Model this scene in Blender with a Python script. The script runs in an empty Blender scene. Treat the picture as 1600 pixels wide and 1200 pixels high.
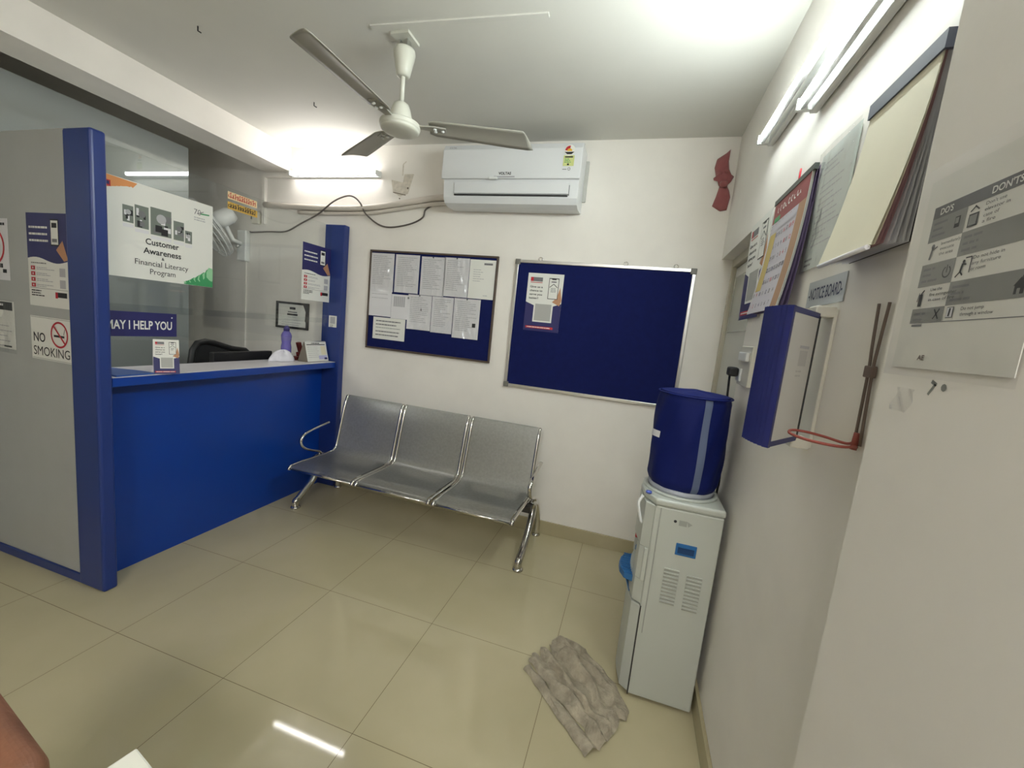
import bpy, bmesh, math, random
from mathutils import Vector, Matrix
random.seed(7)
S = bpy.context.scene
C = S.collection
PI = math.pi

# ------------------------------------------------------------------ camera
F_PX = 647.19
CAM = Vector((1.3715, -1.7149, 1.4759))
RT = Vector((0.953, 0.2860, 0.1017)).normalized()
FW = Vector((-0.27183, 0.95308, -0.13323)).normalized()
RT = (RT - FW * RT.dot(FW)).normalized()
UP = RT.cross(FW)
cd = bpy.data.cameras.new('camera')
cam = bpy.data.objects.new('camera', cd); C.objects.link(cam)
M = Matrix((RT, UP, -FW)).transposed().to_4x4(); M.translation = CAM
cam.matrix_world = M
cd.sensor_width = 36.0; cd.lens = F_PX / 1600 * 36.0; cd.clip_start = 0.02
S.camera = cam

# ------------------------------------------------------------------ world / exposure
w = bpy.data.worlds.new('world'); S.world = w; w.use_nodes = True
w.node_tree.nodes['Background'].inputs[0].default_value = (0.9, 0.95, 1, 1)
w.node_tree.nodes['Background'].inputs[1].default_value = 0.0
vs = S.view_settings
vs.view_transform = 'Standard'; vs.look = 'None'; vs.gamma = 1; vs.exposure = 0.14
vs.use_curve_mapping = False
TUBE_R = 132.0      # emission of the right-wall tubes
TUBE_B = 38.0       # emission of the back-wall tube
FILL_C = 42.0       # added fill tube in the cabin, hidden by the grey panel
FILL_H = 34.0       # added ceiling fill behind the camera, out of view

# ------------------------------------------------------------------ helpers
def lin(c):
    return tuple((x / 12.92 if x <= 0.04045 else ((x + 0.055) / 1.055) ** 2.4) for x in c)
def rgb(r, g, b): return lin((r / 255, g / 255, b / 255))
MC = {}
def mat(name, col, rough=0.5, metal=0.0, spec=0.5, noise=0.0, nscale=8.0, bump=0.0, bscale=40.0,
        emit=None, estr=0.0, trans=0.0, coat=0.0, sheen=0.0, alpha=1.0):
    if name in MC: return MC[name]
    m = bpy.data.materials.new(name); m.use_nodes = True
    nt = m.node_tree; b = nt.nodes['Principled BSDF']
    b.inputs['Base Color'].default_value = (*col, 1)
    b.inputs['Roughness'].default_value = rough
    b.inputs['Metallic'].default_value = metal
    b.inputs['Specular IOR Level'].default_value = spec
    b.inputs['Transmission Weight'].default_value = trans
    b.inputs['Coat Weight'].default_value = coat
    b.inputs['Sheen Weight'].default_value = sheen
    b.inputs['Alpha'].default_value = alpha
    if emit: b.inputs['Emission Color'].default_value = (*emit, 1); b.inputs['Emission Strength'].default_value = estr
    if noise or bump:
        tc = nt.nodes.new('ShaderNodeTexCoord')
    if noise:
        n = nt.nodes.new('ShaderNodeTexNoise'); n.inputs['Scale'].default_value = nscale
        n.inputs['Detail'].default_value = 5
        nt.links.new(tc.outputs['Object'], n.inputs['Vector'])
        r = nt.nodes.new('ShaderNodeMapRange')
        r.inputs['From Min'].default_value = 0.3; r.inputs['From Max'].default_value = 0.7
        r.inputs['To Min'].default_value = 1 - noise; r.inputs['To Max'].default_value = 1 + noise * 0.6
        nt.links.new(n.outputs['Fac'], r.inputs['Value'])
        mx = nt.nodes.new('ShaderNodeVectorMath'); mx.operation = 'SCALE'
        mx.inputs[0].default_value = col
        nt.links.new(r.outputs['Result'], mx.inputs['Scale'])
        nt.links.new(mx.outputs['Vector'], b.inputs['Base Color'])
    if bump:
        n2 = nt.nodes.new('ShaderNodeTexNoise'); n2.inputs['Scale'].default_value = bscale
        n2.inputs['Detail'].default_value = 4
        nt.links.new(tc.outputs['Object'], n2.inputs['Vector'])
        bp = nt.nodes.new('ShaderNodeBump'); bp.inputs['Strength'].default_value = bump
        bp.inputs['Distance'].default_value = 0.01
        nt.links.new(n2.outputs['Fac'], bp.inputs['Height'])
        nt.links.new(bp.outputs['Normal'], b.inputs['Normal'])
    MC[name] = m
    return m

def glassmat(name, tint, refl=0.5, rough=0.0, bump=0.0, bscale=20.0, dist=0.02):
    m = bpy.data.materials.new(name); m.use_nodes = True
    nt = m.node_tree; nt.nodes.remove(nt.nodes['Principled BSDF'])
    out = nt.nodes['Material Output']
    t = nt.nodes.new('ShaderNodeBsdfTransparent'); t.inputs[0].default_value = (*tint, 1)
    g = nt.nodes.new('ShaderNodeBsdfGlossy'); g.inputs['Roughness'].default_value = rough
    fr = nt.nodes.new('ShaderNodeLayerWeight'); fr.inputs['Blend'].default_value = 0.5
    pw = nt.nodes.new('ShaderNodeMath'); pw.operation = 'POWER'; pw.inputs[1].default_value = 5.0
    mu = nt.nodes.new('ShaderNodeMath'); mu.operation = 'MULTIPLY_ADD'; mu.inputs[1].default_value = 0.95; mu.inputs[2].default_value = 0.045 * refl
    nt.links.new(fr.outputs['Facing'], pw.inputs[0])
    mx = nt.nodes.new('ShaderNodeMixShader')
    nt.links.new(pw.outputs[0], mu.inputs[0]); nt.links.new(mu.outputs[0], mx.inputs[0])
    nt.links.new(t.outputs[0], mx.inputs[1]); nt.links.new(g.outputs[0], mx.inputs[2])
    nt.links.new(mx.outputs[0], out.inputs['Surface'])
    if bump:
        tc = nt.nodes.new('ShaderNodeTexCoord'); n = nt.nodes.new('ShaderNodeTexNoise')
        n.inputs['Scale'].default_value = bscale
        nt.links.new(tc.outputs['Object'], n.inputs['Vector'])
        bp = nt.nodes.new('ShaderNodeBump'); bp.inputs['Strength'].default_value = bump; bp.inputs['Distance'].default_value = dist
        nt.links.new(n.outputs['Fac'], bp.inputs['Height'])
        nt.links.new(bp.outputs['Normal'], g.inputs['Normal']); nt.links.new(bp.outputs['Normal'], fr.inputs['Normal'])
    return m

class MB:
    """collects faces with materials; built into one mesh object"""
    def __init__(s): s.v = []; s.f = []; s.m = []; s.sm = []
    def add(s, vs, fs, m, smooth=False):
        o = len(s.v); s.v += [tuple(x) for x in vs]
        for f in fs: s.f.append(tuple(i + o for i in f)); s.m.append(m); s.sm.append(smooth)
        return s
    def box(s, a, b, m, rot=None, piv=None):
        x0, y0, z0 = a; x1, y1, z1 = b
        vs = [Vector(p) for p in ((x0,y0,z0),(x1,y0,z0),(x1,y1,z0),(x0,y1,z0),(x0,y0,z1),(x1,y0,z1),(x1,y1,z1),(x0,y1,z1))]
        if rot is not None:
            pv = Vector(piv) if piv else sum(vs, Vector()) / 8
            vs = [rot @ (v - pv) + pv for v in vs]
        return s.add(vs, [(0,3,2,1),(4,5,6,7),(0,1,5,4),(1,2,6,5),(2,3,7,6),(3,0,4,7)], m)
    def prism(s, pts, m, d):
        """pts: 3-D polygon, extruded by vector d"""
        d = Vector(d); n = len(pts); p = [Vector(q) for q in pts]
        nr = Vector()
        for i in range(n): nr += p[i].cross(p[(i + 1) % n])
        if nr.dot(d) < 0: p.reverse()
        vs = p + [q + d for q in p]
        fs = [tuple(reversed(range(n))), tuple(range(n, 2 * n))] + [(i, (i + 1) % n, n + (i + 1) % n, n + i) for i in range(n)]
        return s.add(vs, fs, m)
    def tube(s, path, r, m, n=10, closed=False, caps=True, flat=1.0):
        P = [Vector(p) for p in path]; k = len(P)
        rs = r if isinstance(r, (list, tuple)) else [r] * k
        vs = []; up = None
        for i in range(k):
            if closed: t = (P[(i + 1) % k] - P[i - 1]).normalized()
            else: t = (P[min(i + 1, k - 1)] - P[max(i - 1, 0)]).normalized()
            if up is None:
                a = Vector((0, 0, 1)) if abs(t.z) < 0.9 else Vector((1, 0, 0))
                up = (a - t * a.dot(t)).normalized()
            else: up = (up - t * up.dot(t)).normalized()
            sd = t.cross(up)
            for j in range(n):
                an = 2 * PI * j / n
                vs.append(P[i] + (up * math.cos(an) * flat + sd * math.sin(an)) * rs[i])
        fs = []
        for i in range(k if closed else k - 1):
            for j in range(n):
                a = i * n + j; b = i * n + (j + 1) % n; i2 = ((i + 1) % k) * n
                fs.append((a, i2 + j, i2 + (j + 1) % n, b))
        o = len(s.v); s.add(vs, [tuple(reversed(f)) for f in fs], m, True)
        if caps and not closed:
            for f in (tuple(range(n)), tuple(reversed(range((k - 1) * n, k * n)))):
                s.f.append(tuple(i + o for i in reversed(f))); s.m.append(m); s.sm.append(False)
        return s
    def lathe(s, prof, c, m, axis=(0, 0, 1), n=32, smooth=True, sx=1.0):
        """prof: (radius, height) list from bottom to top along axis"""
        ax = Vector(axis).normalized(); c = Vector(c)
        a = Vector((1, 0, 0)) if abs(ax.x) < 0.9 else Vector((0, 1, 0))
        u = (a - ax * a.dot(ax)).normalized(); v = ax.cross(u)
        vs = []; k = len(prof)
        for r, h in prof:
            for j in range(n):
                t = 2 * PI * j / n
                vs.append(c + ax * h + (u * math.cos(t) + v * math.sin(t) * sx) * r)
        fs = []
        for i in range(k - 1):
            for j in range(n):
                fs.append((i*n+j, i*n+(j+1)%n, (i+1)*n+(j+1)%n, (i+1)*n+j))
        o = len(s.v); s.add(vs, fs, m, smooth)
        if prof[0][0] > 1e-5: s.f.append(tuple(o + j for j in reversed(range(n)))); s.m.append(m); s.sm.append(False)
        if prof[-1][0] > 1e-5: s.f.append(tuple(o + (k-1)*n + j for j in range(n))); s.m.append(m); s.sm.append(False)
        return s
    def grid(s, fn, nu, nv, m, smooth=True, thick=0.0):
        vs = [Vector(fn(i / nu, j / nv)) for j in range(nv + 1) for i in range(nu + 1)]
        fs = [(j*(nu+1)+i, j*(nu+1)+i+1, (j+1)*(nu+1)+i+1, (j+1)*(nu+1)+i) for j in range(nv) for i in range(nu)]
        return s.add(vs, fs, m, smooth)
    def build(s, name, parent=None, loc=None, bevel=0.0, seg=2, solid=0.0, subsurf=0):
        if parent is not None: off = world_loc(parent)
        else: off = Vector(loc) if loc is not None else Vector((0, 0, 0))
        me = bpy.data.meshes.new(name)
        me.from_pydata([tuple(Vector(v) - off) for v in s.v], [], s.f)
        ml = []
        for m in s.m:
            if m not in ml: ml.append(m)
        for m in ml: me.materials.append(m)
        for i, p in enumerate(me.polygons):
            p.material_index = ml.index(s.m[i]); p.use_smooth = s.sm[i]
        me.update()
        o = bpy.data.objects.new(name, me); C.objects.link(o)
        if parent is not None: o.parent = parent
        else: o.location = off
        if solid:
            md = o.modifiers.new('solid', 'SOLIDIFY'); md.thickness = solid; md.offset = 0
        if subsurf:
            md = o.modifiers.new('sub', 'SUBSURF'); md.levels = subsurf; md.render_levels = subsurf
        if bevel:
            md = o.modifiers.new('bevel', 'BEVEL'); md.width = bevel; md.segments = seg; md.limit_method = 'ANGLE'
            md.angle_limit = math.radians(50)
        return o

def world_loc(o):
    v = Vector(o.location)
    while o.parent: o = o.parent; v += Vector(o.location)
    return v
def tag(o, label, cat, group=None):
    o['label'] = label; o['category'] = cat
    if group: o['group'] = group
    return o
def thing(name, loc, label, cat, group=None):
    o = bpy.data.objects.new(name, None); C.objects.link(o); o.location = loc
    o.empty_display_size = 0.05
    return tag(o, label, cat, group)
def struct(o): o['kind'] = 'structure'; return o

# lettering as flat polygons -------------------------------------------------
TXT = {}
def text2d(s, bold=0.0):
    k = (s, bold)
    if k in TXT: return TXT[k]
    cu = bpy.data.curves.new('lettering', 'FONT'); cu.body = s; cu.size = 1.0; cu.offset = bold
    cu.resolution_u = 3
    ob = bpy.data.objects.new('lettering', cu); C.objects.link(ob)
    dg = bpy.context.evaluated_depsgraph_get(); dg.update()
    me = ob.evaluated_get(dg).to_mesh()
    vs = [(v.co.x, v.co.y) for v in me.vertices]; fs = [tuple(p.vertices) for p in me.polygons]
    ob.evaluated_get(dg).to_mesh_clear()
    bpy.data.objects.remove(ob); bpy.data.curves.remove(cu)
    TXT[k] = (vs, fs)
    return TXT[k]

class Flat:
    """draws flat shapes on a plane O + u U + v V (V up); layers rise along N"""
    def __init__(s, mb, O, U, V, base=0.0, warp=None):
        s.mb = mb; s.O = Vector(O); s.U = Vector(U).normalized(); s.V = Vector(V).normalized()
        s.N = s.U.cross(s.V); s.b = base; s.warp = warp
    def P(s, u, v, l):
        p = s.O + s.U * u + s.V * v + s.N * (s.b + l * 0.0004)
        if s.warp: p += s.N * s.warp(u, v)
        return p
    def poly(s, pts, m, l=1):
        a = sum(pts[i][0] * pts[(i+1) % len(pts)][1] - pts[(i+1) % len(pts)][0] * pts[i][1] for i in range(len(pts)))
        if a < 0: pts = pts[::-1]
        s.mb.add([s.P(u, v, l) for u, v in pts], [tuple(range(len(pts)))], m)
    def rect(s, u0, v0, u1, v1, m, l=1): s.poly([(u0, v0), (u1, v0), (u1, v1), (u0, v1)], m, l)
    def disc(s, u, v, r, m, l=1, n=24): s.poly([(u + r*math.cos(2*PI*i/n), v + r*math.sin(2*PI*i/n)) for i in range(n)], m, l)
    def ring(s, u, v, r0, r1, m, l=1, n=32, a0=0, a1=2*PI):
        for i in range(n):
            p = a0 + (a1-a0)*i/n; q = a0 + (a1-a0)*(i+1)/n
            s.poly([(u+r0*math.cos(p), v+r0*math.sin(p)), (u+r1*math.cos(p), v+r1*math.sin(p)), (u+r1*math.cos(q), v+r1*math.sin(q)), (u+r0*math.cos(q), v+r0*math.sin(q))], m, l)
    def line(s, p, q, w, m, l=1):
        dx, dy = q[0]-p[0], q[1]-p[1]; d = math.hypot(dx, dy) or 1; nx, ny = -dy/d*w/2, dx/d*w/2
        s.poly([(p[0]+nx, p[1]+ny), (q[0]+nx, q[1]+ny), (q[0]-nx, q[1]-ny), (p[0]-nx, p[1]-ny)], m, l)
    def text(s, t, u, v, h, m, l=2, w=None, align='l', bold=0.0):
        vs, fs = text2d(t, bold)
        if not vs: return
        x0 = min(p[0] for p in vs); x1 = max(p[0] for p in vs)
        ky = h / 0.73; kx = ky if w is None else w / (x1 - x0)
        W = (x1 - x0) * kx; o = u - (0 if align == 'l' else W/2 if align == 'c' else W)
        s.mb.add([s.P(o + (a - x0) * kx, v + b * ky, l) for a, b in vs], fs, m)
    def bars(s, u0, u1, v1, n, pitch, h, m, l=1, rnd=None, minw=0.5):
        r = rnd or random
        for i in range(n):
            wd = (u1 - u0) * r.uniform(minw, 1.0)
            x = u0; v = v1 - i * pitch
            while x < u0 + wd - 0.002:        # broken into words
                q = min(x + r.uniform(0.008, 0.03), u0 + wd)
                s.rect(x, v - h, q, v, m, l); x = q + 0.0025
    def sheet(s, u0, v0, u1, v1, m, t=0.001):
        """thin card from the plane to thickness t below layer 0"""
        a = [s.P(u, v, 0) for u, v in ((u0,v0),(u1,v0),(u1,v1),(u0,v1))]; d = -s.N * t
        s.mb.add(a + [p + d for p in a], [(0,1,2,3),(7,6,5,4),(0,4,5,1),(1,5,6,2),(2,6,7,3),(3,7,4,0)], m)

# ------------------------------------------------------------------ materials
WALL = mat('wall_paint', rgb(241, 237, 230), 0.65, noise=0.05, nscale=3.0, bump=0.06, bscale=25)
CEIL = mat('ceiling_paint', rgb(216, 215, 208), 0.75, noise=0.04, nscale=2.0, bump=0.05, bscale=18)
WHITE = mat('white_plastic', rgb(228, 230, 228), 0.35)
OFFW = mat('offwhite_enamel', rgb(215, 212, 200), 0.3)
BLUE = mat('blue_laminate', rgb(6, 58, 150), 0.32, noise=0.04, nscale=5)
BLUEP = mat('blue_post_laminate', rgb(32, 54, 122), 0.35)
GREYL = mat('grey_laminate', rgb(176, 178, 176), 0.4, noise=0.03)
CHROME = mat('chrome', (0.62, 0.60, 0.57), 0.13, metal=1.0)
STEEL = mat('perforated_steel', (0.36, 0.36, 0.35), 0.36, metal=0.85, spec=0.4)
ALU = mat('aluminium', (0.66, 0.66, 0.64), 0.32, metal=1.0)
DARKP = mat('dark_plastic', rgb(38, 36, 36), 0.45)
BLACK = mat('black', rgb(22, 22, 24), 0.5)
PAPER = mat('paper', rgb(232, 232, 226), 0.6)
PAPG = mat('paper_grey', rgb(226, 225, 228), 0.6)
INK = mat('ink_black', rgb(35, 35, 38), 0.6)
INKG = mat('ink_grey', rgb(120, 120, 122), 0.6)
INKL = mat('ink_light', rgb(180, 180, 184), 0.6)
RED = mat('print_red', rgb(190, 35, 50), 0.5)
NAVY = mat('print_navy', rgb(38, 38, 98), 0.45)
SKIN = mat('print_skin', rgb(190, 140, 105), 0.6)
GREEN = mat('print_green', rgb(60, 150, 95), 0.5)
YEL = mat('print_yellow', rgb(225, 175, 50), 0.5)
ORG = mat('print_orange', rgb(225, 150, 90), 0.5)
FELT = mat('blue_felt', rgb(22, 30, 84), 0.9, spec=0.15, noise=0.08, nscale=30)
CLEAR = glassmat('clear_sleeve', (0.97, 0.97, 0.97), 1.6, 0.17, bump=0.4, bscale=14)
GLASS = glassmat('screen_glass', (0.965, 0.975, 0.97), 1.0, 0.0)

# floor material: 0.6 m vitrified tiles with thin joints
def floor_mat():
    m = bpy.data.materials.new('vitrified_tile'); m.use_nodes = True; nt = m.node_tree
    b = nt.nodes['Principled BSDF']; L = nt.links.new
    g = nt.nodes.new('ShaderNodeNewGeometry'); sp = nt.nodes.new('ShaderNodeSeparateXYZ'); L(g.outputs['Position'], sp.inputs[0])
    ds = []
    for ax in (0, 1):
        a = nt.nodes.new('ShaderNodeMath'); a.operation = 'ADD'; a.inputs[1].default_value = 60.3; L(sp.outputs[ax], a.inputs[0])
        q = nt.nodes.new('ShaderNodeMath'); q.operation = 'MODULO'; q.inputs[1].default_value = 0.6; L(a.outputs[0], q.inputs[0])
        t = nt.nodes.new('ShaderNodeMath'); t.operation = 'SUBTRACT'; t.inputs[1].default_value = 0.3; L(q.outputs[0], t.inputs[0])
        u = nt.nodes.new('ShaderNodeMath'); u.operation = 'ABSOLUTE'; L(t.outputs[0], u.inputs[0]); ds.append(u)
    mn = nt.nodes.new('ShaderNodeMath'); mn.operation = 'MINIMUM'; L(ds[0].outputs[0], mn.inputs[0]); L(ds[1].outputs[0], mn.inputs[1])
    lt = nt.nodes.new('ShaderNodeMath'); lt.operation = 'LESS_THAN'; lt.inputs[1].default_value = 0.0011; L(mn.outputs[0], lt.inputs[0])
    n = nt.nodes.new('ShaderNodeTexNoise'); n.inputs['Scale'].default_value = 1.6; n.inputs['Detail'].default_value = 6; L(g.outputs['Position'], n.inputs['Vector'])
    cr = nt.nodes.new('ShaderNodeValToRGB'); L(n.outputs['Fac'], cr.inputs[0])
    cr.color_ramp.elements[0].position = 0.3; cr.color_ramp.elements[0].color = (*rgb(180, 171, 138), 1)
    cr.color_ramp.elements[1].position = 0.7; cr.color_ramp.elements[1].color = (*rgb(192, 182, 150), 1)
    mx = nt.nodes.new('ShaderNodeMix'); mx.data_type = 'RGBA'
    L(lt.outputs[0], mx.inputs[0]); L(cr.outputs[0], mx.inputs[6]); mx.inputs[7].default_value = (*rgb(122, 110, 84), 1)
    L(mx.outputs[2], b.inputs['Base Color'])
    b.inputs['Roughness'].default_value = 0.05; b.inputs['Specular IOR Level'].default_value = 0.5
    return m
FLOOR = floor_mat()
SKIRT = mat('skirting_tile', rgb(176, 166, 134), 0.25, noise=0.05)
def mirror_mat():
    m = bpy.data.materials.new('glossy_partition'); m.use_nodes = True; nt = m.node_tree
    out = nt.nodes['Material Output']; nt.nodes.remove(nt.nodes['Principled BSDF'])
    d = nt.nodes.new('ShaderNodeBsdfDiffuse'); d.inputs[0].default_value = (*rgb(150, 155, 153), 1)
    g = nt.nodes.new('ShaderNodeBsdfGlossy'); g.inputs[0].default_value = (0.8, 0.86, 0.86, 1); g.inputs['Roughness'].default_value = 0.02
    mx = nt.nodes.new('ShaderNodeMixShader'); mx.inputs[0].default_value = 0.14
    nt.links.new(d.outputs[0], mx.inputs[1]); nt.links.new(g.outputs[0], mx.inputs[2]); nt.links.new(mx.outputs[0], out.inputs['Surface'])
    return m
MIRR = mirror_mat()

# ------------------------------------------------------------------ room shell
H = 2.7365; YB = 1.168; XR = 1.807; XL = -2.75; YF = -3.7
NY = 0.262; NZ = 2.025; ND = 0.062
b = MB().box((XL - .1, YF - .1, -.08), (2.1, YB + .1, 0), FLOOR); struct(b.build('floor'))
b = MB().box((XL - .1, YF - .1, H), (2.1, YB + .1, H + .1), CEIL); struct(b.build('ceiling'))
b = MB().box((XL - .1, YB, 0), (2.1, YB + .1, H), WALL); struct(b.build('wall_back'))
b = MB().box((XL - .1, YF - .1, 0), (2.1, YF, H), WALL); struct(b.build('wall_front'))
b = MB().box((XL - .1, YF, 0), (XL, YB, H), WALL); struct(b.build('wall_left'))
b = MB()
b.box((XR, YF, 0), (XR + .2, NY, H), WALL); b.box((XR, NY, NZ), (XR + .2, YB, H), WALL)
b.box((XR + .13, NY, 0), (XR + .2, YB, NZ), WALL)
struct(b.build('wall_right'))
b = MB().box((1.747, YF, 0), (XR, -0.923, H), WALL); struct(b.build('wall_right_pillar'))
b = MB().box((-1.77, YF, 2.55), (-1.506, YB, H), WALL); struct(b.build('trim_1'))           # ceiling beam
b = MB().box((-2.04, -2.6, 0), (-2.0, 0.71, 2.55), MIRR); struct(b.build('wall_partition'))
b = MB().box((XL, YB - .012, 0), (XR, YB, .098), SKIRT); struct(b.build('baseboard_back', bevel=.002))
b = MB().box((XR - .014, -0.923, 0), (XR, NY, .098), SKIRT); struct(b.build('baseboard_right', bevel=.002))
b = MB().box((1.733, YF, 0), (1.747, -0.923, .098), SKIRT); struct(b.build('baseboard_pillar', bevel=.002))

# door in the niche of the right wall
DOORP = mat('door_paint', rgb(206, 206, 198), 0.35)
DOORG = mat('door_panel_grey', rgb(150, 152, 142), 0.12)
DFRM = mat('door_frame', rgb(196, 190, 172), 0.4)
b = MB(); x0 = XR + ND
b.box((x0, NY, 0), (x0 + .06, NY + .035, NZ), DFRM); b.box((x0, YB - .035, 0), (x0 + .06, YB, NZ), DFRM)
b.box((x0, NY + .035, NZ - .05), (x0 + .06, YB - .035, NZ), DFRM)
fr = struct(b.build('door_1', bevel=.003))
b = MB().box((x0 + .022, NY + .04, .01), (x0 + .05, YB - .042, NZ - .056), DOORP)
leaf = b.build('door_leaf', fr, bevel=.003)
b = MB().box((x0 + .016, NY + .12, 1.58), (x0 + .0215, YB - .10, NZ - .12), DOORG); b.build('door_pane', leaf)

# ------------------------------------------------------------------ lights in the room: visible tubes and added fills
LAMP = mat('lit_tube', (1, 1, 1), 0.4, emit=(0.92, 1.0, 0.98), estr=TUBE_R)
LAMPB = mat('lit_tube_warm', (1, 1, 1), 0.4, emit=(1.0, 0.96, 0.93), estr=TUBE_B)
FILLH_M = mat('rear_fill', (1, 1, 1), 0.4, emit=(1.0, 0.98, 0.97), estr=FILL_H)
FILLC_M = mat('cabin_fill', (1, 1, 1), 0.4, emit=(1.0, 1.0, 0.94), estr=FILL_C)
def batten(name, label, p0, p1, off, lampm, half, rad=.014):
    """tube along p0-p1, wall side given by vector off (tube -> batten)"""
    p0 = Vector(p0); p1 = Vector(p1); t = thing(name, (p0 + p1) / 2 + Vector(off), label, 'tube light')
    d = (p1 - p0).normalized(); o = Vector(off)
    m = MB().tube([p0 + d * .012, p1 - d * .012], rad, lampm, 16)
    if half is not None:                                   # opaque back of an LED tube
        for i, f_ in enumerate(m.f):
            ce = sum((Vector(m.v[k]) for k in f_), Vector()) / len(f_) - p0
            if len(f_) == 4 and ce.dot(o.normalized()) > rad * half: m.m[i] = WHITE
    m.build('tube', t)
    m = MB(); a = p0 + o; c = p1 + o
    hw = Vector((.011, .011, .022)); lo = Vector([min(a[i], c[i]) - (hw[i] if abs(d[i]) < .5 else 0) for i in range(3)])
    hi = Vector([max(a[i], c[i]) + (hw[i] if abs(d[i]) < .5 else 0) for i in range(3)])
    m.box(lo, hi, WHITE); m.build('batten', t, bevel=.003)
    for e, s in ((p0, 1), (p1, -1)):
        m = MB(); q = e + d * (.008 * s)
        on = o.normalized()
        m.prism([q - d*.008 + Vector((0,0,-.017)) - on*.016, q - d*.008 + Vector((0,0,.017)) - on*.016, q - d*.008 + Vector((0,0,.017)) + o*.8, q - d*.008 + Vector((0,0,-.017)) + o*.8], WHITE, d * .016)
        m.build('end_holder', t, bevel=.002)
    return t
batten('tube_light', 'long lit tube light high on right wall, the upper of two', (1.757, .335, 2.352), (1.757, -.90, 2.352), (.036, 0, 0), LAMP, -.45)
batten('tube_light', 'lit tube light on right wall just below the longer tube', (1.757, -.16, 2.238), (1.757, -.90, 2.238), (.036, 0, 0), LAMP, -.45)
batten('tube_light', 'lit tube light on back wall left of the air conditioner', (-1.47, 1.118, 2.522), (-.645, 1.118, 2.522), (0, .036, 0), LAMPB, .35)
t = thing('added_fill_panel', (1.3, -3.25, H - .03), 'added fill panel under the ceiling, unseen behind the viewpoint', 'fill light')  # unseen panel added to raise the overall light level
MB().box((0.9, -3.5, H - .03), (1.7, -3.0, H), WHITE).build('frame', t)
MB().box((0.92, -3.48, H - .034), (1.68, -3.02, H - .0301), FILLH_M).build('diffuser', t)
batten('tube_light', 'added fill tube hidden on the cabin side of the grey panel', (-1.87, -.37, 1.5), (-1.2, -.37, 1.5), (0, -.036, 0), FILLC_M, -.45)  # unseen tube added to brighten the cabin

# ------------------------------------------------------------------ reception counter
t = thing('reception_counter', (-1.09, .4, 0), 'bright blue reception counter with white top along the left side', 'counter')
CT = 1.058
MB().box((-1.10, -.40, 0), (-1.07, 1.155, 1.01), BLUE).build('front_panel', t)
m = MB().box((-1.24, -.40, 1.01), (-.94, 1.105, CT - .004), BLUE); m.build('top_edge', t, bevel=.003)
m = MB().box((-1.24, -.40, CT - .004), (-.941, 1.105, CT), mat('counter_white', rgb(214, 210, 214), .3, noise=.03)); m.build('counter_top', t)
m = MB().box((-1.48, .1, .73), (-1.10, 1.155, .7595), GREYL); m.build('work_surface', t)
m = MB().box((-1.09, 1.106, 0), (-.908, 1.164, 2.135), BLUEP); o = m.build('end_post', t, bevel=.006)
# side panel of the cubicle
t = thing('cubicle_panel', (-1.6, -.43, 0), 'grey cubicle side panel ending in a tall blue post at far left', 'partition')
MB().box((-2.3, -.448, .045), (-1.11, -.418, 2.135), GREYL).build('panel', t, bevel=.002)
MB().box((-2.3, -.456, 0), (-1.11, -.41, .045), BLUEP).build('base_rail', t, bevel=.002)
MB().box((-1.112, -.462, 0), (-.932, -.402, 2.13), BLUEP).build('corner_post', t, bevel=.012, seg=3)

# glass screen above counter
XG = -1.03
t = thing('glass_screen', (XG, .3, 1.22), 'clear glass screen above the reception counter between two blue posts', 'glass screen')
MB().box((XG - .003, -.40, 1.365), (XG + .003, 1.104, 2.12), GLASS).build('upper_pane', t)
MB().box((XG - .010, -.40, 1.222), (XG - .0045, 1.104, 1.40), GLASS).build('lower_pane', t)

# bank poster designs --------------------------------------------------------
def design_phone(f, w, h, qr=False, wave=True, text=None):
    """navy top with phone in a hand, white lower half with red icons"""
    f.rect(0, h*.54, w, h, NAVY, 1.2)
    n = 14; pts = [(w*i/n, h*(.505 + .028*math.sin(2*PI*i/n*.95 + .4))) for i in range(n+1)]
    for i in range(n): f.poly([pts[i], pts[i+1], (pts[i+1][0], h*.54), (pts[i][0], h*.54)], NAVY, 1.2)
    f.poly([(w*.72, h*.62), (w*.88, h*.72), (w*1.0, h*.52), (w*.9, h*.505)], SKIN, 2)
    f.rect(w*.60, h*.66, w*.80, h*.94, mat('print_dark', rgb(25,25,30), .5), 3)
    f.rect(w*.615, h*.675, w*.785, h*.925, PAPER, 4)
    f.rect(w*.64, h*.85, w*.76, h*.90, INK, 5); f.rect(w*.64, h*.70, w*.76, h*.735, INKG, 5)
    for i in range(3): f.bars(w*.06, w*.54, h*(.86 - .07*i), 1, .01, h*.022, PAPER, 2, minw=.9)
    f.bars(w*.08, w*.5, h*.475, 1, .01, h*.012, INKG, 2, minw=.9)
    for i in range(4):
        v = h*(.435 - .062*i)
        f.rect(w*.07, v - h*.042, w*.175, v, RED, 2); f.disc(w*.122, v - h*.021, h*.011, PAPER, 3, 8)
        f.bars(w*.21, w*.66, v - h*.01, 2, h*.018, h*.008, INKL, 2)
    for i in range(2): f.rect(w*.78, h*(.34 - .125*i), w*.92, h*(.43 - .125*i), INKL, 2)
    f.rect(w*.03, h*.195, w*.97, h*.199, INKG, 2)
    f.bars(w*.06, w*.4, h*.175, 3, h*.026, h*.012, INK, 2)
    f.rect(w*.66, h*.115, w*.94, h*.17, INK, 2); f.rect(w*.66, h*.105, w*.72, h*.17, RED, 3)
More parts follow.
